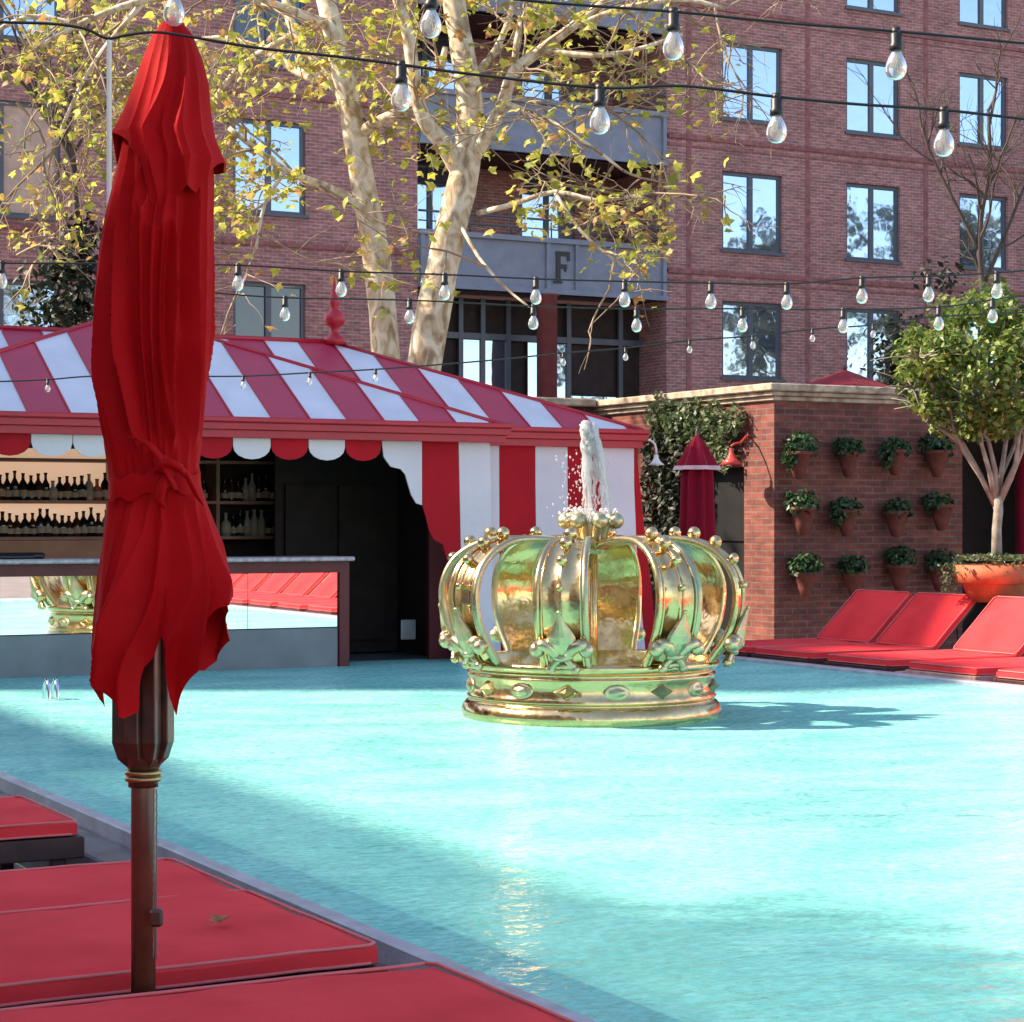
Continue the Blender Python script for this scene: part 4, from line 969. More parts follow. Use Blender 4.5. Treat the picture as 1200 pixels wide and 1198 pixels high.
# near ones: foot ends toward the pool (x about 2.8) and heads toward -X : rotate 180
def near(px_near,px_far,Y0,Y1,xf,lab,zc,seed,rz=PI):
    return lounger((xf,(Y0+Y1)/2,DECK),rz,W=abs(Y1-Y0),seat=2.3,back=.7,label=lab,ctop=zc-DECK,group=GN,seed=seed,flat=False,ang=40)
near(0,0,9.55,10.55,2.78,'red near side lounger at the left edge, its dark wooden frame corner showing',.10,1)
near(0,0,7.42,8.38,2.84,'red cushioned lounger lying behind the one with the fallen leaf on it',.09,2)
near(0,0,6.22,7.36,2.80,'red cushioned lounger with a fallen leaf on it, just behind the parasol pole',.12,3,PI+R(1.2))
near(0,0,4.75,5.86,2.84,'nearest red lounger along the bottom edge, in front of the parasol pole',.125,4)
# fallen leaf
def leafshape(sz,curl=.25):
    pts=[]
    for k in range(10):
        a=PI/2+2*PI*k/10; r_=sz*(1 if k%2==0 else .48)
        if k==5: r_=sz*.5
        pts.append((r_*math.cos(a),r_*math.sin(a),0))
    return pts
b=MB(); p=at(258,1082,Z=.14); pts=[(x,y,.012+.35*abs(x)+.15*y) for x,y,_ in leafshape(.045)]
b.add([(x,y,z) for x,y,z in pts]+[(0,0,.003)],[(i,(i+1)%10,10) for i in range(10)]); b.tube([(0,-.02,.01),(.01,-.05,.006),(-.01,-.085,.004)],.0016,5)
m_dl=M('dry_leaf',(.34,.16,.05),.7,var=.3,vs=40)
o=b.build('fallen_leaf',m_dl); o.location=p; o.rotation_euler=(0,0,-.9); tag(o,'dry brown fallen leaf lying on the red lounger cushion behind the parasol pole','leaf')
GR='red cushioned loungers lined up on the far side of the pool'
rl=[(19.15,'red lounger with raised back farthest from the camera, beside the gold crown'),(18.05,'red lounger with a sun patch on its back, second from the gold crown'),(16.75,'sunlit red lounger with raised back in front of the white scroll chair'),(15.45,'sunlit red lounger cut by the right edge beyond a pale wooden end board')]
for i,(y,lab) in enumerate(rl):
    lounger((12.80,y,DECK),0,W=.98,seat=1.65,back=.80,ang=43,label=lab,ctop=.44,group=GR,wood=m_palew if i==3 else m_loung,seed=20+i)
for i,y in enumerate((14.2,12.9,11.6,10.3,9.0,7.7,6.4,5.1,3.8,2.5,1.2,-.1,-1.4)):
    lounger((12.80,y,DECK),0,W=.98,seat=1.65,back=.80,ang=43,label='red lounger mirrored in the bar front, %s one past the pale board'%'first second third fourth fifth sixth seventh eighth ninth tenth eleventh twelfth thirteenth'.split()[i],ctop=.44,group=GR,seed=30+i)
b=MB(); b.b2(12.75,13.25,15.98,16.12,DECK,-.02,bev=.01); b.b2(12.75,14.2,16.0,16.10,-.019,.04,bev=.008); tag(b.build('side_table',m_palew),'low pale wooden side table between the last two loungers at the right edge','side table')
# white scroll chair + red seat behind loungers
ch=empty('garden_chair',(16.05,16.9,DECK),0,'white wrought iron scroll back chair by the big terracotta planter','chair')
b=MB()
for j in range(7):
    t=-.24+.08*j; pts=[]
    for k in range(13): a=2*PI*k/12; pts.append((0,t+.035*math.cos(a),.80+.05*math.sin(a)))
    b.tube(pts,.008,5,cap=False)
    pts=[]
    for k in range(13): a=2*PI*k/12; pts.append((0,t+.035*math.cos(a),.66+.06*math.sin(a)))
    b.tube(pts,.007,5,cap=False)
b.tube([(0,-.3,.4),(0,-.31,.75),(0,-.2,.92),(0,0,.98),(0,.2,.92),(0,.31,.75),(0,.3,.4)],.014,8)
b.build('back',m_ironw,ch)
b=MB(); b.lathe([(.26,.42),(.27,.44),(.26,.46),(0,.465)],(-.22,0,0),20); b.build('seat',m_ironw,ch)
for x,y in ((-.42,-.18),(-.42,.18),(0,-.22),(0,.22)):
    b=MB(); b.tube([(x,y,.42),(x*1.02,y*1.1,.2),(x*1.08,y*1.2,0)],.014,6); b.build('leg',m_ironw,ch)

# ============================================================ POTS ON THE WALL
def leaves(b,c,rad,n,sz,rnd,sc=(1,1,1),mi=0,shell=.0,droop=0):
    for _ in range(n):
        u=Vector((rnd.gauss(0,1),rnd.gauss(0,1),rnd.gauss(0,1)))
        if u.length<1e-3: continue
        u.normalize(); r_=rad*(shell+(1-shell)*rnd.random()**.5)
        p=Vector(c)+Vector((u.x*sc[0],u.y*sc[1],u.z*sc[2]))*r_
        leaf(b,p,sz*rnd.uniform(.7,1.3),rnd,u,mi)
def leaf(b,p,s,rnd,u=None,mi=0,kind=0):
    n=Vector((rnd.gauss(0,1),rnd.gauss(0,1),rnd.gauss(0,1)))
    if u is not None: n=n*.6+u*.8+Vector((0,0,.5))
    n.normalize(); t=n.orthogonal().normalized(); t.rotate(Matrix.Rotation(rnd.uniform(0,6.28),3,n)); w=n.cross(t)
    if kind==0:
        vs=[p-t*s*.5,p-t*s*.1+w*s*.28,p+t*s*.5-n*s*.12,p-t*s*.1-w*s*.28]; b.add(vs,[(0,1,2,3)],mi)
    else:
        vs=[]; j1=rnd.uniform(.7,1.1); j2=rnd.uniform(.7,1.1)
        for k in range(10):
            a=2*PI*k/10; r_=s*.55*((1.15,.62,j1,.58,.62*j2,.30,.62*j1,.58,j2,.62)[k]); vs.append(p+t*r_*math.cos(a)+w*r_*math.sin(a)-n*(.9*r_*r_/s)*abs(math.sin(a*1.0+.4)))
        b.add(vs,[tuple(range(10))],mi)
rnd=random.Random(5)
potpos=[[(935,543),(993,543),(1048,540),(1097,541)],[(940,608),(991,610),(1049,612),(1102,604)],[(943,684),(1000,684),(1053,675),(1100,676)]]
ordn=['first','second','third','fourth']; rn=['top','middle','bottom']
for ri,row in enumerate(potpos):
    for ci,(px,py) in enumerate(row):
        c=at(px,py,Y=HY-.17)
        r=empty('wall_pot',(c.x,HY-.0,c.z),0,'terracotta wall pot with green plant, %s from the brick corner in the %s row'%(ordn[ci],rn[ri]),'wall pot','terracotta pots hung on the brick wall')
        b=MB(); sc=rnd.uniform(.92,1.12); 
        b.lathe([(.03,-.20*sc),(.06,-.19*sc),(.105*sc,-.06),(.150*sc,.10),(.175*sc,.105),(.178*sc,.15),(.16*sc,.152),(.145*sc,.12),(0,.11)],(0,-.19,0),20); b.tube([(0,-.02,.10),(0,-.005,.16),(0,-.0,.10)],.008,5)
        b.build('pot',m_terrad,r)
        b=MB(); rr=rnd.uniform(.19,.25); side=rnd.uniform(-.08,.08)
        leaves(b,(side,-.2,.19+rnd.uniform(-.03,.06)),rr,330,.085,rnd,(1.15,1,.75))
        if (ri,ci) in ((0,0),(1,1),(0,2)): leaves(b,(-.17,-.22,.06),.13,130,.08,rnd,(.8,.8,1.3))
        if (ri,ci) in ((0,0),(0,3)): leaves(b,(.14,-.2,.14),.12,90,.08,rnd)
        for k in range(12):
            a=rnd.uniform(0,6.28); b.tube([(0,-.19,.1),(.07*math.cos(a),-.2+.05*math.sin(a),.2),(.16*math.cos(a),-.2+.12*math.sin(a),.25)],.004,4)
        b.build('foliage',m_leafd,r,fix=False)

# ============================================================ TOPIARY IN PLANTER
tp=at(1168,690,dep=22.6); TX,TY=tp.x,tp.y
pz=at(1168,662,dep=22.6).z-DECK
pl_=empty('planter',(TX,TY,DECK),0,'wide terracotta bowl planter with trailing groundcover behind the loungers','planter')
b=MB(); b.lathe([(.26,pz-.40),(.29,pz-.40),(.36,pz-.22),(.385,pz-.20),(.44,pz-.19),(.47,pz),(.44,pz+.0),(.42,pz-.05),(0,pz-.06)],(0,0,0),40); b.build('bowl',m_terra,pl_)
b=MB(); b.lathe([(.30,0),(.30,.04),(.12,.10),(.10,pz-.50),(.20,pz-.41)],(0,0,0),24); b.build('pedestal',m_iron,pl_)
b=MB(); 
for k in range(900):
    a=rnd.uniform(0,6.28); r_=rnd.uniform(.0,.52)*1.0; z=pz+.05+.06*rnd.random()-(max(0,r_-.44)*rnd.uniform(.5,3)); leaf(b,Vector((r_*math.cos(a),r_*math.sin(a),z)),rnd.uniform(.04,.075),rnd,Vector((0,0,1)))
dl=-RT
for k in range(140):
    p=Vector(dl)*rnd.uniform(.46,.56)+Vector((rnd.uniform(-.08,.08),rnd.uniform(-.08,.08),pz+.02-rnd.random()*.32)); leaf(b,p,.055,rnd,dl)
b.build('groundcover',m_ivy,pl_,fix=False)
c_=copytree(pl_,label='terracotta bowl planter seen only in the mirrored bar front',loc=(16.6,1.0,DECK))
tt=empty('potted_tree',(TX,TY,DECK+pz-.06),0,'round crowned leafy tree with several pale stems growing in the terracotta planter','tree')
d22=22.6
def tpx(px,py,dd=0): 
    p=at(px,py,dep=d22+dd); return Vector((p.x-TX,p.y-TY,p.z-(DECK+pz-.06)))
b=MB()
b.tube([(0,0,0),tpx(1168,620),tpx(1170,598),tpx(1168,582)],[.065,.052,.052,.062],12)
stems=[[(1166,592),(1150,560),(1130,530),(1118,505),(1112,470),(1100,440)],[(1167,590),(1160,555),(1150,520),(1148,480),(1140,430)],[(1168,590),(1174,550),(1180,510),(1170,470),(1165,420)],[(1170,592),(1185,560),(1197,530),(1204,490),(1210,440)],[(1168,588),(1166,550),(1158,515),(1130,490),(1120,455)],[(1169,590),(1190,545),(1195,505),(1225,470),(1240,430)],[(1168,590),(1172,560),(1190,520),(1185,480),(1195,430)],[(1150,560),(1128,520),(1098,500),(1080,480),(1070,455)],[(1118,505),(1100,470),(1086,440),(1078,420)]]
tips=[]
for i,st in enumerate(stems):
    dd=rnd.uniform(-.5,.5) if i else -.1; n=len(st); pts=[tpx(x,y,dd*(k/(n-1))*1.4) for k,(x,y) in enumerate(st)]
    b.tube(pts,[lerp(.034,.010,k/(n-1)) for k in range(n)],8); tips+=pts[2:]
    for k in range(9):
        q0=pts[rnd.randrange(min(3,n-1),n)]; v=Vector((rnd.gauss(0,1),rnd.gauss(0,1),rnd.uniform(-.1,1))).normalized()*rnd.uniform(.25,.6); b.tube([q0,q0+v*.5+Vector((0,0,.03)),q0+v],[.012,.008,.004],5)
b.build('trunk',m_greybark,tt,fix=False)
b=MB(); cc=tpx(1162,432); sxr,szr=1.08,.92
cl=[]
for k in range(190):
    u=Vector((rnd.gauss(0,1),rnd.gauss(0,1),rnd.gauss(0,1))).normalized(); rr=rnd.uniform(.5,1.0)**.5*.93
    if u.z<-.45: rr*=.86
    cl.append((cc+Vector((u.x*sxr,u.y*sxr,u.z*szr))*rr,u,rnd.uniform(.15,.27)))
for (c,u,r_) in cl: leaves(b,c,r_,58,.095,rnd,(1,1,.75))
for (px,py) in ((1100,490),(1085,470),(1130,500),(1175,495),(1200,480),(1078,440)): leaves(b,tpx(px,py,rnd.uniform(-.4,.2)),.17,60,.09,rnd)
b.build('crown',m_leafg,tt,fix=False)

# ============================================================ OTHER PARASOLS AND LAMPS
def closed_parasol(px,pytop,pyb,dep_,w,label):
    p=at(px,pytop,dep=dep_); z=p.z-DECK; r=empty('closed_parasol',(p.x,p.y,DECK),0,label,'parasol')
    def fl(rad,zz,n=64,amp=.30,nf=7): return [(rad*(1+amp*(1-2*abs(math.sin(nf*PI*k/n)))) *math.cos(2*PI*k/n),rad*(1+amp*(1-2*abs(math.sin(nf*PI*k/n))))*math.sin(2*PI*k/n),zz) for k in range(n)]
    def lay(name,rings,mat):
        b=MB(); n=64; vs=[q for rg in rings for q in rg]; b.add(vs,[(i*n+k,i*n+(k+1)%n,(i+1)*n+(k+1)%n,(i+1)*n+k) for i in range(len(rings)-1) for k in range(n)],0,True); return b.build(name,mat,r,fix=False)
    lay('canopy',[fl(w*.45,z-.15),fl(w*.62,z-.5),fl(w*.66,z-1.0),fl(w*.78,z-1.5),fl(w*.95,z-1.95,amp=.22)],m_umbd)
    cp=lay('vent_cap',[fl(.02,z,amp=0),fl(w*.22,z-.05,amp=.05),fl(w*.48,z-.18,amp=.2),fl(w*.95,z-.42,amp=.2)],m_umbd)
    lay('trim',[fl(w*.90,z-.38,amp=.21),fl(w*.975,z-.43,amp=.21)],m_pinkt)
    b=MB(); b.lathe([(.025,0),(.025,z+.05),(0,z+.09)],(0,0,0),10); b.build('pole',m_wood,r)
    return r
closed_parasol(817,510,640,25.8,.27,'closed dark maroon parasol with pink trim standing between the pavilion and the pool house')
p=at(990,433,dep=32)
op=empty('open_parasol',(p.x,p.y,DECK),R(20),'open red parasol top rising above the pool house roof','parasol')
b=MB(); z=p.z-DECK; rr=.82; n=8
b.add([(0,0,z)]+[(rr*math.cos(2*PI*k/n),rr*math.sin(2*PI*k/n),z-.30) for k in range(n)]+[(rr*math.cos(2*PI*k/n),rr*math.sin(2*PI*k/n),z-.40) for k in range(n)],[(0,1+k,1+(k+1)%n) for k in range(n)]+[(1+k,9+k,9+(k+1)%n,1+(k+1)%n) for k in range(n)]); b.build('canopy',m_umbd,op)
b=MB(); b.lathe([(.03,0),(.03,z),(.05,z+.03),(0,z+.1)],(0,0,0),10); b.build('pole',m_wood,op)
def lamp(pts,shade_c,mat,label,r0=.03,r1=.13,h=.16,tilt=0):
    r=empty('gooseneck_lamp',pts[0],0,label,'wall lamp'); o0=Vector(pts[0])
    b=MB(); b.tube([Vector(q)-o0 for q in pts],.014,8); b.lathe([(.05,-.01),(.05,.01)],(0,0,0),12); b.build('arm',mat if mat is m_white else m_redlamp,r)
    b=MB(); c=Vector(shade_c)-o0; b.lathe([(r0,0),(r0*1.1,-h*.35),(r1*.55,-h*.7),(r1,-h),(r1*.97,-h),(r1*.5,-h*.66),(r0,-h*.3)],c,24,cap=False); b.build('shade',mat,r)
dpl=24.2
s0=at(757,516,dep=dpl); pts=[s0]+[at(x,y,dep=dpl) for x,y in ((762,516),(767,520),(769,527),(769,533))]
lamp(pts,at(769,533,dep=dpl),m_white,'white gooseneck lamp beside the right corner of the striped pavilion',.025,.10,.12)
yL=at(878,511,X=HX).y; a0=Vector((HX,yL,at(878,511,X=HX).z)); dd_=(a0-Vector((0,0,EYE))).dot(FW)
pts=[a0,at(874,512,dep=dd_-.2),at(868,519,dep=dd_-.35),at(861,520,dep=dd_-.4),at(857,523,dep=dd_-.45)]
lamp(pts,at(857,525,dep=dd_-.45),m_redlamp,'red gooseneck lamp on the sunlit brick face above the doorway',.028,.15,.22)
# ivy on left face of pool house / garden wall
b=MB()
for (px,py,rd,n) in ((775,482,.28,260),(795,492,.32,320),(815,488,.3,280),(835,492,.26,220),(800,510,.30,220),(830,520,.3,200),(850,505,.22,140),(848,535,.22,120),(770,505,.2,100),(860,490,.2,90)):
    c=at(px,py,X=HX-.15); leaves(b,c,rd,n,.10,rnd,(.7,1.3,1))
ivy=b.build('climbing_ivy',m_ivy,fix=False); tag(ivy,'grey green climber spilling over the pool house wall behind the maroon parasol','climber')
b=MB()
for k in range(2600):  # ivy kept very dark to stand for shade on both walls
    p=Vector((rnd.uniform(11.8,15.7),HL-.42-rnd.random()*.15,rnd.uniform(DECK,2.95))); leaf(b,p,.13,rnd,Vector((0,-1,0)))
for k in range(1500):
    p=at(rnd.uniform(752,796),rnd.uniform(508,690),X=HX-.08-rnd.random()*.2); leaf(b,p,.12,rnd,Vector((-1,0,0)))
iv=b.build('ivy_shade',m_ivyd,fix=False); tag(iv,'very dark ivy carrying the shade on the garden wall right of the striped pavilion','climber')

# ============================================================ PLANE TREES
def wig(pts,sub=3,amp=.05,rn=rnd):
    out=[]
    tab=[tuple(p) for p in pts]
    for q in crspl(tab,sub): out.append(q)
    return out
def plane_tree(root,trunks,limbs,leafn,seed,dep0,twigdepth=2,extra=()):
    rn=random.Random(seed); O=Vector(root.location)
    b=MB(); tw=MB(); lv=MB(); seeds=[]
    for pts,w0,w1 in trunks:
        P3=[at(x,y,dep=dep0+dz)-O for x,y,dz in pts]; P3=[Vector(p) for p in wig(P3)]
        n=len(P3); b.tube(P3,[lerp(w0,w1,i/(n-1))*dep0/FPX/2*(1+.05*rn.uniform(-1,1)) for i in range(n)],14)
    for pts,w0,w1 in limbs:
        P3=[at(x,y,dep=dep0+dz)-O for x,y,dz in pts]; P3=[Vector(p) for p in wig(P3)]
        n=len(P3); b.tube(P3,[lerp(w0,w1,i/(n-1))*dep0/FPX/2 for i in range(n)],9)
        seeds+=[(P3[i],(P3[min(i+1,n-1)]-P3[i-1]).normalized()) for i in range(max(1,n//4),n)]
    def twig(p,dr,L,r,lev):
        n=5; pts=[p]; d=dr.normalized()
        for i in range(n):
            d=(d+Vector((rn.gauss(0,.14),rn.gauss(0,.14),rn.gauss(0,.13)-.03))).normalized(); pts.append(pts[-1]+d*L/n)
        if lev==0 and rn.random()<.35: return
        pp=[pxof(q+O) for q in pts]
        if any(622<x<678 and 278<y<342 for x,y in pp): return
        if max(y for x,y in pp)>352 and rn.random()<.7: return
        tw.tube(pts,[lerp(r,r*.35,i/n) for i in range(n+1)],5 if r>.012 else 3,cap=False)
        if lev>0:
            for i in range(2,n+1):
                for _ in range(1 if rn.random()<.85 else 2):
                    dd=(d+Vector((rn.gauss(0,.8),rn.gauss(0,.8),rn.gauss(0,.6)))).normalized(); twig(pts[i],dd,L*rn.uniform(.45,.7),r*.55,lev-1)
        else:
            m=leafn(pts[-1]+O,rn)
            for _ in range(m):
                q=pts[rn.randrange(2,n+1)]+Vector((rn.gauss(0,.09),rn.gauss(0,.09),rn.gauss(0,.09)-.04)); qx,qy=pxof(q+O)
                if 628<qx<672 and 280<qy<340: continue
                leaf(lv,q,rn.uniform(.10,.235),rn,Vector((0,0,.4)),0,1)
    for p,d in seeds:
        for _ in range(rn.choice((0,1,1))):
            dd=(d*.6+Vector((rn.gauss(0,.8),rn.gauss(0,.8),rn.gauss(0,.45)+.05))).normalized(); twig(p,dd,rn.uniform(1.0,2.0),.024,twigdepth)
    for (px,py,dz,dx,dy,L) in extra:
        p=at(px,py,dep=dep0+dz)-O; dd=RT*dx+UP*dy+FW*rn.uniform(-.3,.3); twig(p,dd,L,.03,twigdepth)
    b.build('trunk',m_bark,root,fix=False); tw.build('twigs',m_twig,root,fix=False); lv.build('crown',m_leafy,root,fix=False)
def pxof(p):
    v=p-Vector((0,0,EYE)); d=v.dot(FW); return 600+FPX*v.dot(RT)/d, HOR-FPX*v.z/d
def dens(p,rn):
    x,y=pxof(p)
    if x>860 or y>400: return 0
    base=3.1 if x<480 else 2.5
    if y>330: base*=.35
    if 40<x<130 and 130<y<330: base*=.35
    if x>700: base*=.7
    if x>800: base*=.35
    return int(base+rn.random())
T1=at(452,440,dep=32.6); t1=empty('plane_tree',(T1.x,T1.y,DECK),0,'mottled plane tree with near straight trunk, left of the two trees behind the pavilion','tree','plane trees behind the pavilion')
plane_tree(t1,[([(457,640,0),(452,420,0),(441,300,0),(426,220,0),(411,130,0),(396,60,0),(378,-20,.2),(360,-120,.4)],37,22)],
 [([(427,245,0),(400,228,-.2),(370,215,-.5),(335,200,-.9),(300,175,-1.1),(268,150,-1.2)],14,5),
  ([(418,158,0),(445,142,-.3),(475,128,-.5),(498,112,-.6),(515,85,-.7),(522,55,-.8)],15,7),
  ([(408,120,0),(380,85,.2),(345,40,.4),(330,-20,.6),(300,-80,.6)],16,8),
  ([(400,90,0),(360,90,.8),(310,60,1.2),(255,45,1.4),(200,60,1.4),(150,90,1.3)],13,5),
  ([(385,30,0),(330,10,-.5),(260,-10,-.8),(170,0,-1),(90,30,-1),(20,70,-1)],14,5),
  ([(345,40,.4),(280,80,.9),(240,140,1),(230,200,.8)],9,4),
  ([(378,-20,.2),(420,-60,0),(470,-90,0)],14,7),
  ([(170,0,-1),(120,60,-.6),(90,110,-.6),(60,180,-.6)],7,3),
  ([(90,30,-1),(30,20,-1),(-40,60,-1)],8,4),
  ([(335,200,-.9),(310,240,-1.1),(300,290,-1.2),(285,330,-1.2)],5,2.5),
 ],dens,21,32.6,2,extra=[(20,20,-1,.3,-.6,1.6),(60,40,-1,-.2,-.8,1.8),(110,20,-.5,.2,-.8,1.6),(20,120,-.6,.5,-.4,1.4),(40,240,-.5,.5,-.7,1.2),(60,290,-.5,-.4,-.3,1.0),(0,0,-.6,.5,-.5,1.8),(150,20,-.5,-.5,-.5,1.5),(20,300,-.6,.5,.2,1.0)])
T2=at(492,440,dep=31.6); t2=empty('plane_tree',(T2.x,T2.y,DECK),0,'mottled plane tree with forked leaning trunk, right of the two trees behind the pavilion','tree','plane trees behind the pavilion')
plane_tree(t2,[([(470,640,0),(497,430,0),(512,345,0),(528,270,0),(545,200,0),(551,130,0),(542,60,.1),(530,-10,.2),(520,-120,.3)],45,24)],
 [([(540,205,0),(520,170,-.2),(497,140,-.3),(486,100,-.4),(478,40,-.5),(460,-20,-.6),(440,-80,-.6)],22,11),
  ([(552,190,0),(575,150,-.3),(590,120,-.4),(602,85,-.5),(635,58,-.6),(670,32,-.7),(705,5,-.8),(740,-30,-.9)],18,8),
  ([(602,85,-.5),(610,30,-.4),(640,-30,-.3)],9,5),
  ([(560,250,0),(600,240,-.6),(650,225,-1),(700,235,-1.3),(745,230,-1.5),(770,240,-1.6)],7,3),
  ([(635,58,-.6),(690,65,-.9),(740,60,-1.1),(800,40,-1.2)],8,4),
  ([(590,120,-.4),(640,140,-.9),(690,170,-1.2),(730,200,-1.3)],7,3),
  ([(670,32,-.7),(730,10,-.9),(800,0,-1),(850,10,-1)],8,4),
  ([(650,225,-1),(680,270,-1.2),(720,305,-1.3),(745,320,-1.4)],4.5,2.5),
  ([(535,255,0),(560,300,-.7),(590,335,-1),(620,360,-1.2)],5,2.5),
  ([(545,100,0),(580,60,.5),(600,10,.8),(610,-50,1)],10,5),
 ],dens,33,31.6,2,extra=[(700,120,-1,.6,-.3,1.3),(780,60,-1,.6,-.3,1.2)])
# small dark tree (left) and bare tree (right)
def simple_tree(name,label,px,pyb,dep_,polys,mat,leafm,nl,seed,lf=None,lsz=.1):
    rn=random.Random(seed); p0=at(px,pyb,dep=dep_); r=empty(name,(p0.x,p0.y,DECK),0,label,'tree'); O=Vector(r.location); b=MB(); lv=MB()
    def rec(p,d,L,rad,lev):
        n=5; pts=[p]
        for i in range(n): d=(d+Vector((rn.gauss(0,.16),rn.gauss(0,.16),rn.gauss(0,.1)+.05))).normalized(); pts.append(pts[-1]+d*L/n)
        b.tube(pts,[lerp(rad,rad*.45,i/n) for i in range(n+1)],6 if rad>.02 else 4,cap=False)
        if lev:
            for _ in range(3 if lev>1 else 4):
                q=pts[rn.randrange(2,n+1)]; dd=(d*.9+Vector((rn.gauss(0,.6),rn.gauss(0,.6),rn.gauss(0,.35)+.15))).normalized(); rec(q,dd,L*rn.uniform(.5,.8),rad*.5,lev-1)
        elif nl:
            for _ in range(nl): leaf(lv,pts[rn.randrange(1,n+1)]+Vector((rn.gauss(0,.06),rn.gauss(0,.06),rn.gauss(0,.06))),lsz*rn.uniform(.7,1.3),rn,None,0,1)
    for pts,w0,w1 in polys:
        P3=[Vector(q) for q in wig([at(x,y,dep=dep_+dz)-O for x,y,dz in pts])]; n=len(P3); b.tube(P3,[lerp(w0,w1,i/(n-1))*dep_/FPX/2 for i in range(n)],8)
        for i in range(n//3,n):
            if rn.random()<.75:
                d=(P3[i]-P3[i-1]).normalized(); dd=(d*.8+RT*rn.gauss(0,.7)+FW*rn.gauss(0,.5)+UP*rn.uniform(-.1,.5)).normalized(); rec(P3[i],dd,rn.uniform(.7,1.5),.03*w1/4,2)
    b.build('trunk',mat,r,fix=False)
    if lv.f: lv.build('crown',leafm,r,fix=False)
    return r
simple_tree('street_tree','dark slender forked tree against the brick wall left of the big red parasol',92,520,38,[([(98,520,0),(95,330,0),(90,260,0),(86,200,0),(72,165,0),(48,130,0),(30,90,0)],9,5),([(88,200,0),(82,150,0),(86,100,0),(95,50,0)],6,4)],m_darkbark,m_leafy,1,4,lsz=.2)
simple_tree('bare_tree','bare dark twigged tree in front of the brick facade behind the potted tree',1152,520,39,[([(1160,560,0),(1155,380,0),(1148,300,0),(1150,250,0),(1160,200,0),(1158,130,0)],9,4),([(1150,300,0),(1120,240,0),(1095,190,0),(1080,150,0)],5,3),([(1155,330,0),(1180,270,0),(1200,220,0)],5,3)],m_darkbark,None,0,9)
b=MB()
for (px,py,rd,n) in ((70,330,.8,420),(90,300,.6,260),(100,360,.8,380),(60,370,.7,260),(95,270,.4,140)):
    leaves(b,at(px,py,dep=37),rd,n,.17,rnd,(1,1,1))
tag(b.build('ivy_shrub',m_ivyd,fix=False),'dark ivy mass around the slender tree left of the big red parasol','shrub')
b=MB()
for (px,py,rd,n) in ((1055,395,.5,260),(1048,430,.55,320),(1060,450,.5,260),(1100,330,.5,150)):
    leaves(b,at(px,py,dep=34),rd,n,.13,rnd,(1,1,1))
tag(b.build('laurel_shrub',m_ivyd,fix=False),'dark evergreen shrub above the pool house roof behind the potted tree','shrub')

# white cable post left
b=MB(); p=at(128,48,Y=23.4); b.lathe([(.03,0),(.03,p.z-DECK-.02),(.045,p.z-DECK)],(p.x,p.y,DECK),8); tag(b.build('cable_post',m_white),'thin white metal post holding up the string lights left of the red parasol','post')

# ============================================================ STRING LIGHTS
def bulb_at(root,p,s,hang=1.0):
    O=Vector(root.location); p=Vector(p)-O
    q=MB(); q.tube([p+Vector((0,0,.012*s)),p-Vector((0,0,.012*s))],.017*s,8); q.lathe([(.015*s,-.004*s),(.021*s,-.010*s),(.020*s,-.042*s),(.024*s,-.047*s),(.024*s,-.064*s),(.019*s,-.068*s)],p,14); k=q.build('socket',m_black,root)
    q=MB(); prof=[(.014,-.088),(.017,-.10),(.026,-.12),(.034,-.145),(.0375,-.17),(.036,-.19),(.028,-.212),(.015,-.224),(0.0,-.227)]
    q.lathe([(r_*s,z_*s*.74) for r_,z_ in prof],p,16,cap=False); g=q.build('bulb',m_bulb,k,fix=False)
    q=MB(); q.tube([p+Vector((0,0,-.066*s)),p+Vector((.004*s,0,-.10*s)),p+Vector((-.008*s,0,-.135*s)),p+Vector((.008*s,0,-.138*s)),p+Vector((.002*s,0,-.10*s))],.0016*s,4); q.build('filament',m_fil,g)
def string(pts,deps,bulbs,s,label,r=.006,sag=0):
    """pts: pixel polyline of the cable, deps: depth at each; bulbs: pixel x"""
    P3=[at(x,y,dep=d) for (x,y),d in zip(pts,deps)]
    root=empty('string_light',P3[0],0,label,'string light','festoon bulbs strung over the pool')
    O=P3[0]; sp=[Vector(q) for q in crspl([tuple(p-O) for p in P3],8)]
    b=MB(); b.tube(sp,r,6); b.build('cable',m_black,root)
    for x in bulbs:
        best=None
        for a,c in zip(sp,sp[1:]):
            xa,_=pxof(a+O); xc,_=pxof(c+O)
            if (xa-x)*(xc-x)<=0 and xa!=xc: t=(x-xa)/(xc-xa); best=a.lerp(c,t)+O
        if best is not None: bulb_at(root,best,s)
W1=[(-30,22),(0,26),(60,28),(100,34),(125,45),(150,41),(180,38),(210,41),(300,56),(400,67),(470,76),(560,88),(703,103),(800,101),(905,113),(1000,122),(1104,129),(1210,141)]
string(W1,[6.0]*len(W1),[470,703,910,1106],.80,'string light with four large clear bulbs crossing in front of the red parasol top',.0045)
W2=[(150,-60),(205,-26),(330,-22),(505,-12),(640,3),(790,14),(920,27),(1050,37),(1210,52)]
string(W2,[6.2]*len(W2),[204,505,789,1050],.86,'topmost string light, its clear bulbs hanging nearest the top edge',.0045)
W3=[(-20,300),(0,308),(140,309),(279,311),(400,318),(521,322),(628,327),(732,330),(833,332),(922,333),(1010,326),(1088,324),(1168,320),(1215,316)]
string(W3,[10.6]*len(W3),[2,279,400,521,628,732,833,922,1010,1088,1168],.78,'third string light down with its long row of small clear bulbs',.005)
W4=[(150,330),(240,342),(334,349),(480,352),(625,359),(746,362),(870,362),(988,363),(1100,360),(1172,350),(1215,346)]
string(W4,[11.6]*len(W4),[334,480,625,746,870,988,1100,1163],.78,'fourth string light down, its small clear bulbs hanging just above the pavilion finial',.005)
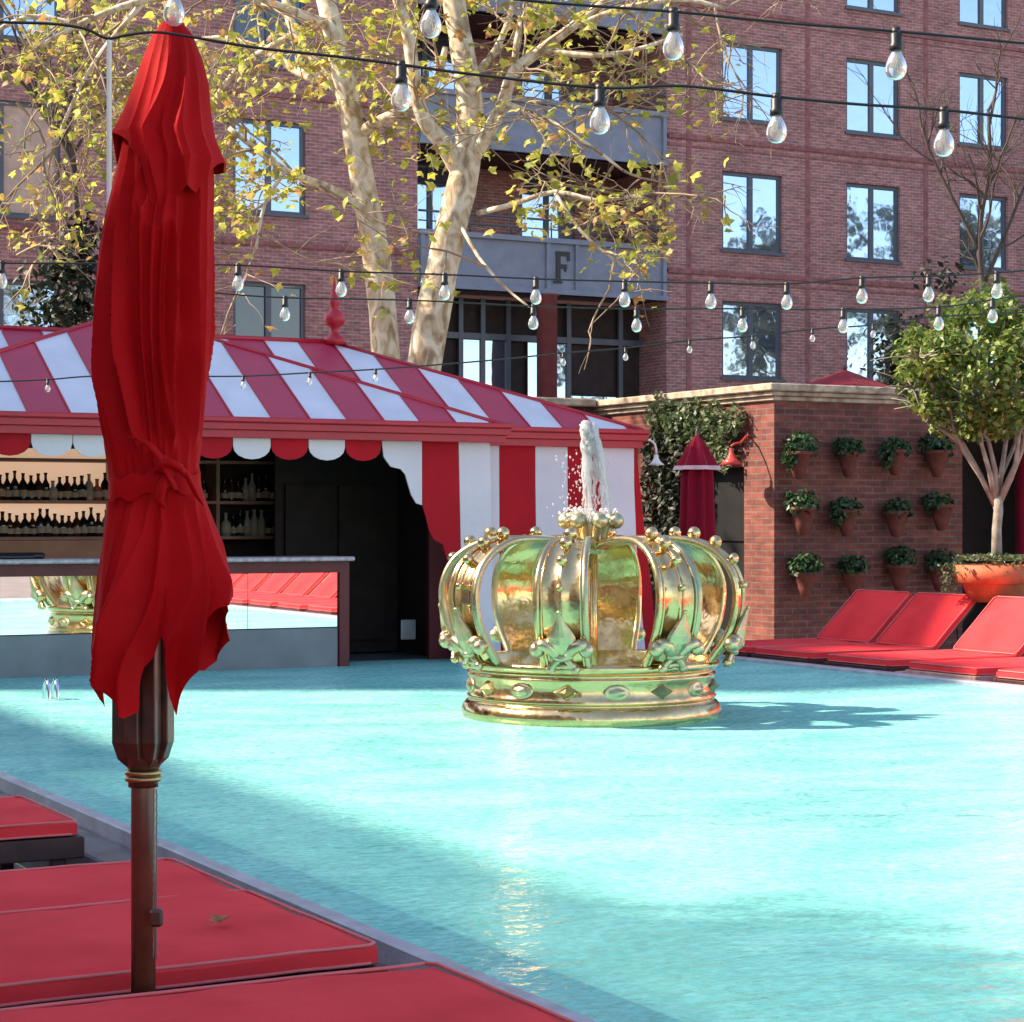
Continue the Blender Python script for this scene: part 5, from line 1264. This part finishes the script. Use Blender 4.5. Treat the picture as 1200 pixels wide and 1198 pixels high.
W5=[(-20,448),(55,445),(110,441),(200,441),(285,441),(363,437),(440,433),(520,427),(590,421),(660,414),(733,408),(810,399),(882,394),(952,386),(1023,381),(1090,372),(1210,366)]
string(W5,[17.0]*len(W5),[56,285,363,440,660,733,808,882,952,1023],.62,'lowest string light running across the striped pavilion roof with the smallest bulbs',.007)
def cable(pts,d,label):
    b=MB(); O=at(*pts[0],dep=d); b.tube([at(x,y,dep=d) for x,y in pts],.004,5); 
    return b

# ============================================================ OUT-OF-FRAME TREES (seen in reflections) AND BLOCKS ADDED TO CAST SHADE
m_render=M('shade_block_render',(.58,.46,.38),.85,var=.15,vs=.6)  # pale, so the added blocks also bounce some fill light
def block(name,x0,x1,y0,y1,h,label):  # unseen block added to throw shade over the pool side
    b=MB(); b.b2(x0,x1,y0,y1,DECK,h); b.b2(x0-.2,x1+.2,y0-.2,y1+.2,h+.002,h+.4)
    r=empty(name,((x0+x1)/2,(y0+y1)/2,DECK),0,label,'building'); P(b,'wall',m_render,r)
    f=MB(); 
    yy=y0+1.2
    while yy<y1-1.5:
        zz=1.0
        while zz<h-1.8: f.b2(x1+.003,x1+.05,yy,yy+1.2,zz,zz+1.7); zz+=3.2
        yy+=3
    P(f,'window',m_frame,r); return r
block('shade_wing',-16,-7,-6.0,24.2,10.1,'low block added left of the pool to cast shade, out of the frame')
block('shade_tower',-9.6,-7.2,25.9,29.78,19.0,'narrow block added to shade the pavilion roof, out of the frame on the left')
block('shade_tower',-9.6,-7.2,30.2,33.5,22.3,'tallest block added to shade far loungers, out of the frame on the far left')
def bg_tree(x,y,h,seed,label):
    rn=random.Random(seed); r=empty('street_tree',(x,y,DECK),0,label,'tree','trees mirrored in the apartment windows'); b=MB(); lv=MB()
    b.tube([(0,0,0),(.1,.1,h*.3),(-.1,0,h*.6),(.1,0,h*.95)],[.3,.25,.15,.05],8)
    for k in range(34):
        z=h*rn.uniform(.3,.9); a=rn.uniform(0,6.28); L=rn.uniform(2,4.2)*(1.15-z/h*.6); d=Vector((math.cos(a),math.sin(a),rn.uniform(.2,.9))).normalized()
        p=Vector((0,0,z)); q=p+d*L; b.tube([p,p+d*L*.5+Vector((0,0,.1)),q],[.08,.05,.02],5)
        for _ in range(8):
            d2=(d+Vector((rn.gauss(0,.6),rn.gauss(0,.6),rn.gauss(0,.5)))).normalized(); s=p+d*L*rn.uniform(.4,1); e=s+d2*rn.uniform(.6,1.6); b.tube([s,e],[.03,.01],4,cap=False)
            for _ in range(7): leaf(lv,s.lerp(e,rn.random())+Vector((rn.gauss(0,.2),rn.gauss(0,.2),rn.gauss(0,.2))),rn.uniform(.25,.42),rn,None,0,1)
    b.build('trunk',m_darkbark,r,fix=False); lv.build('crown',m_leafr,r,fix=False); return r
tb=bg_tree(46,24,13,1,'tall tree out of the frame to the right, mirrored in the apartment windows')
for i,(x,y,s_) in enumerate(((51,27,1.0),(56,20,1.15),(42.5,29,.85),(62,24,1.2),(38,27,.9))):
    c=copytree(tb,loc=(x,y,DECK),rz=i*1.3+.5); c.scale=(s_,s_,s_)
c=copytree(tb,label='tree added out of the frame at left to shade the parasol and nearest loungers',loc=(-3.3,9.3,DECK),rz=2.1); c.scale=(.6,.6,.6)  # unseen tree added to keep the closed parasol in shade
if 'group' in c: del c['group']
# ============================================================ WORLD / LIGHT / CAMERA
w=bpy.data.worlds.new('World'); S.world=w; w.use_nodes=True; wn=w.node_tree
sky=wn.nodes.new('ShaderNodeTexSky'); sky.sky_type='NISHITA'; sky.sun_disc=False
EL=R(40); sd=Vector((-.883,.469,0)).normalized(); sv=Vector((sd.x*math.cos(EL),sd.y*math.cos(EL),math.sin(EL)))
sky.sun_elevation=EL; sky.sun_rotation=math.atan2(sd.x,sd.y); sky.air_density=1.0; sky.dust_density=.6; sky.ozone_density=1.5
bg=wn.nodes['Background']; bg.inputs['Strength'].default_value=.15; wn.links.new(sky.outputs[0],bg.inputs[0])
sl=bpy.data.lights.new('sun','SUN'); sl.energy=4.6; sl.angle=R(1.3); sl.color=(1,.90,.76); so=bpy.data.objects.new('sun',sl); COL.objects.link(so)
so.rotation_euler=sv.to_track_quat('Z','Y').to_euler(); so.location=(-20,10,30)
cam=bpy.data.cameras.new('camera'); co=bpy.data.objects.new('camera',cam); COL.objects.link(co)
co.location=(0,0,EYE); co.rotation_euler=(R(90),0,-YAW)
cam.sensor_width=36; cam.sensor_fit='HORIZONTAL'; cam.lens=36*FPX/1200; cam.shift_y=(HOR-599)/1200; cam.clip_end=2000; cam.clip_start=.1
S.camera=co
S.render.resolution_x=1024; S.render.resolution_y=1022
S.view_settings.view_transform='Standard'; S.view_settings.look='None'; S.view_settings.gamma=1; S.view_settings.exposure=1.3
S.view_settings.use_white_balance=True; S.view_settings.white_balance_temperature=7300; S.view_settings.white_balance_tint=14
S.render.engine='CYCLES'
S.cycles.max_bounces=8; S.cycles.transparent_max_bounces=16; S.cycles.sample_clamp_indirect=6
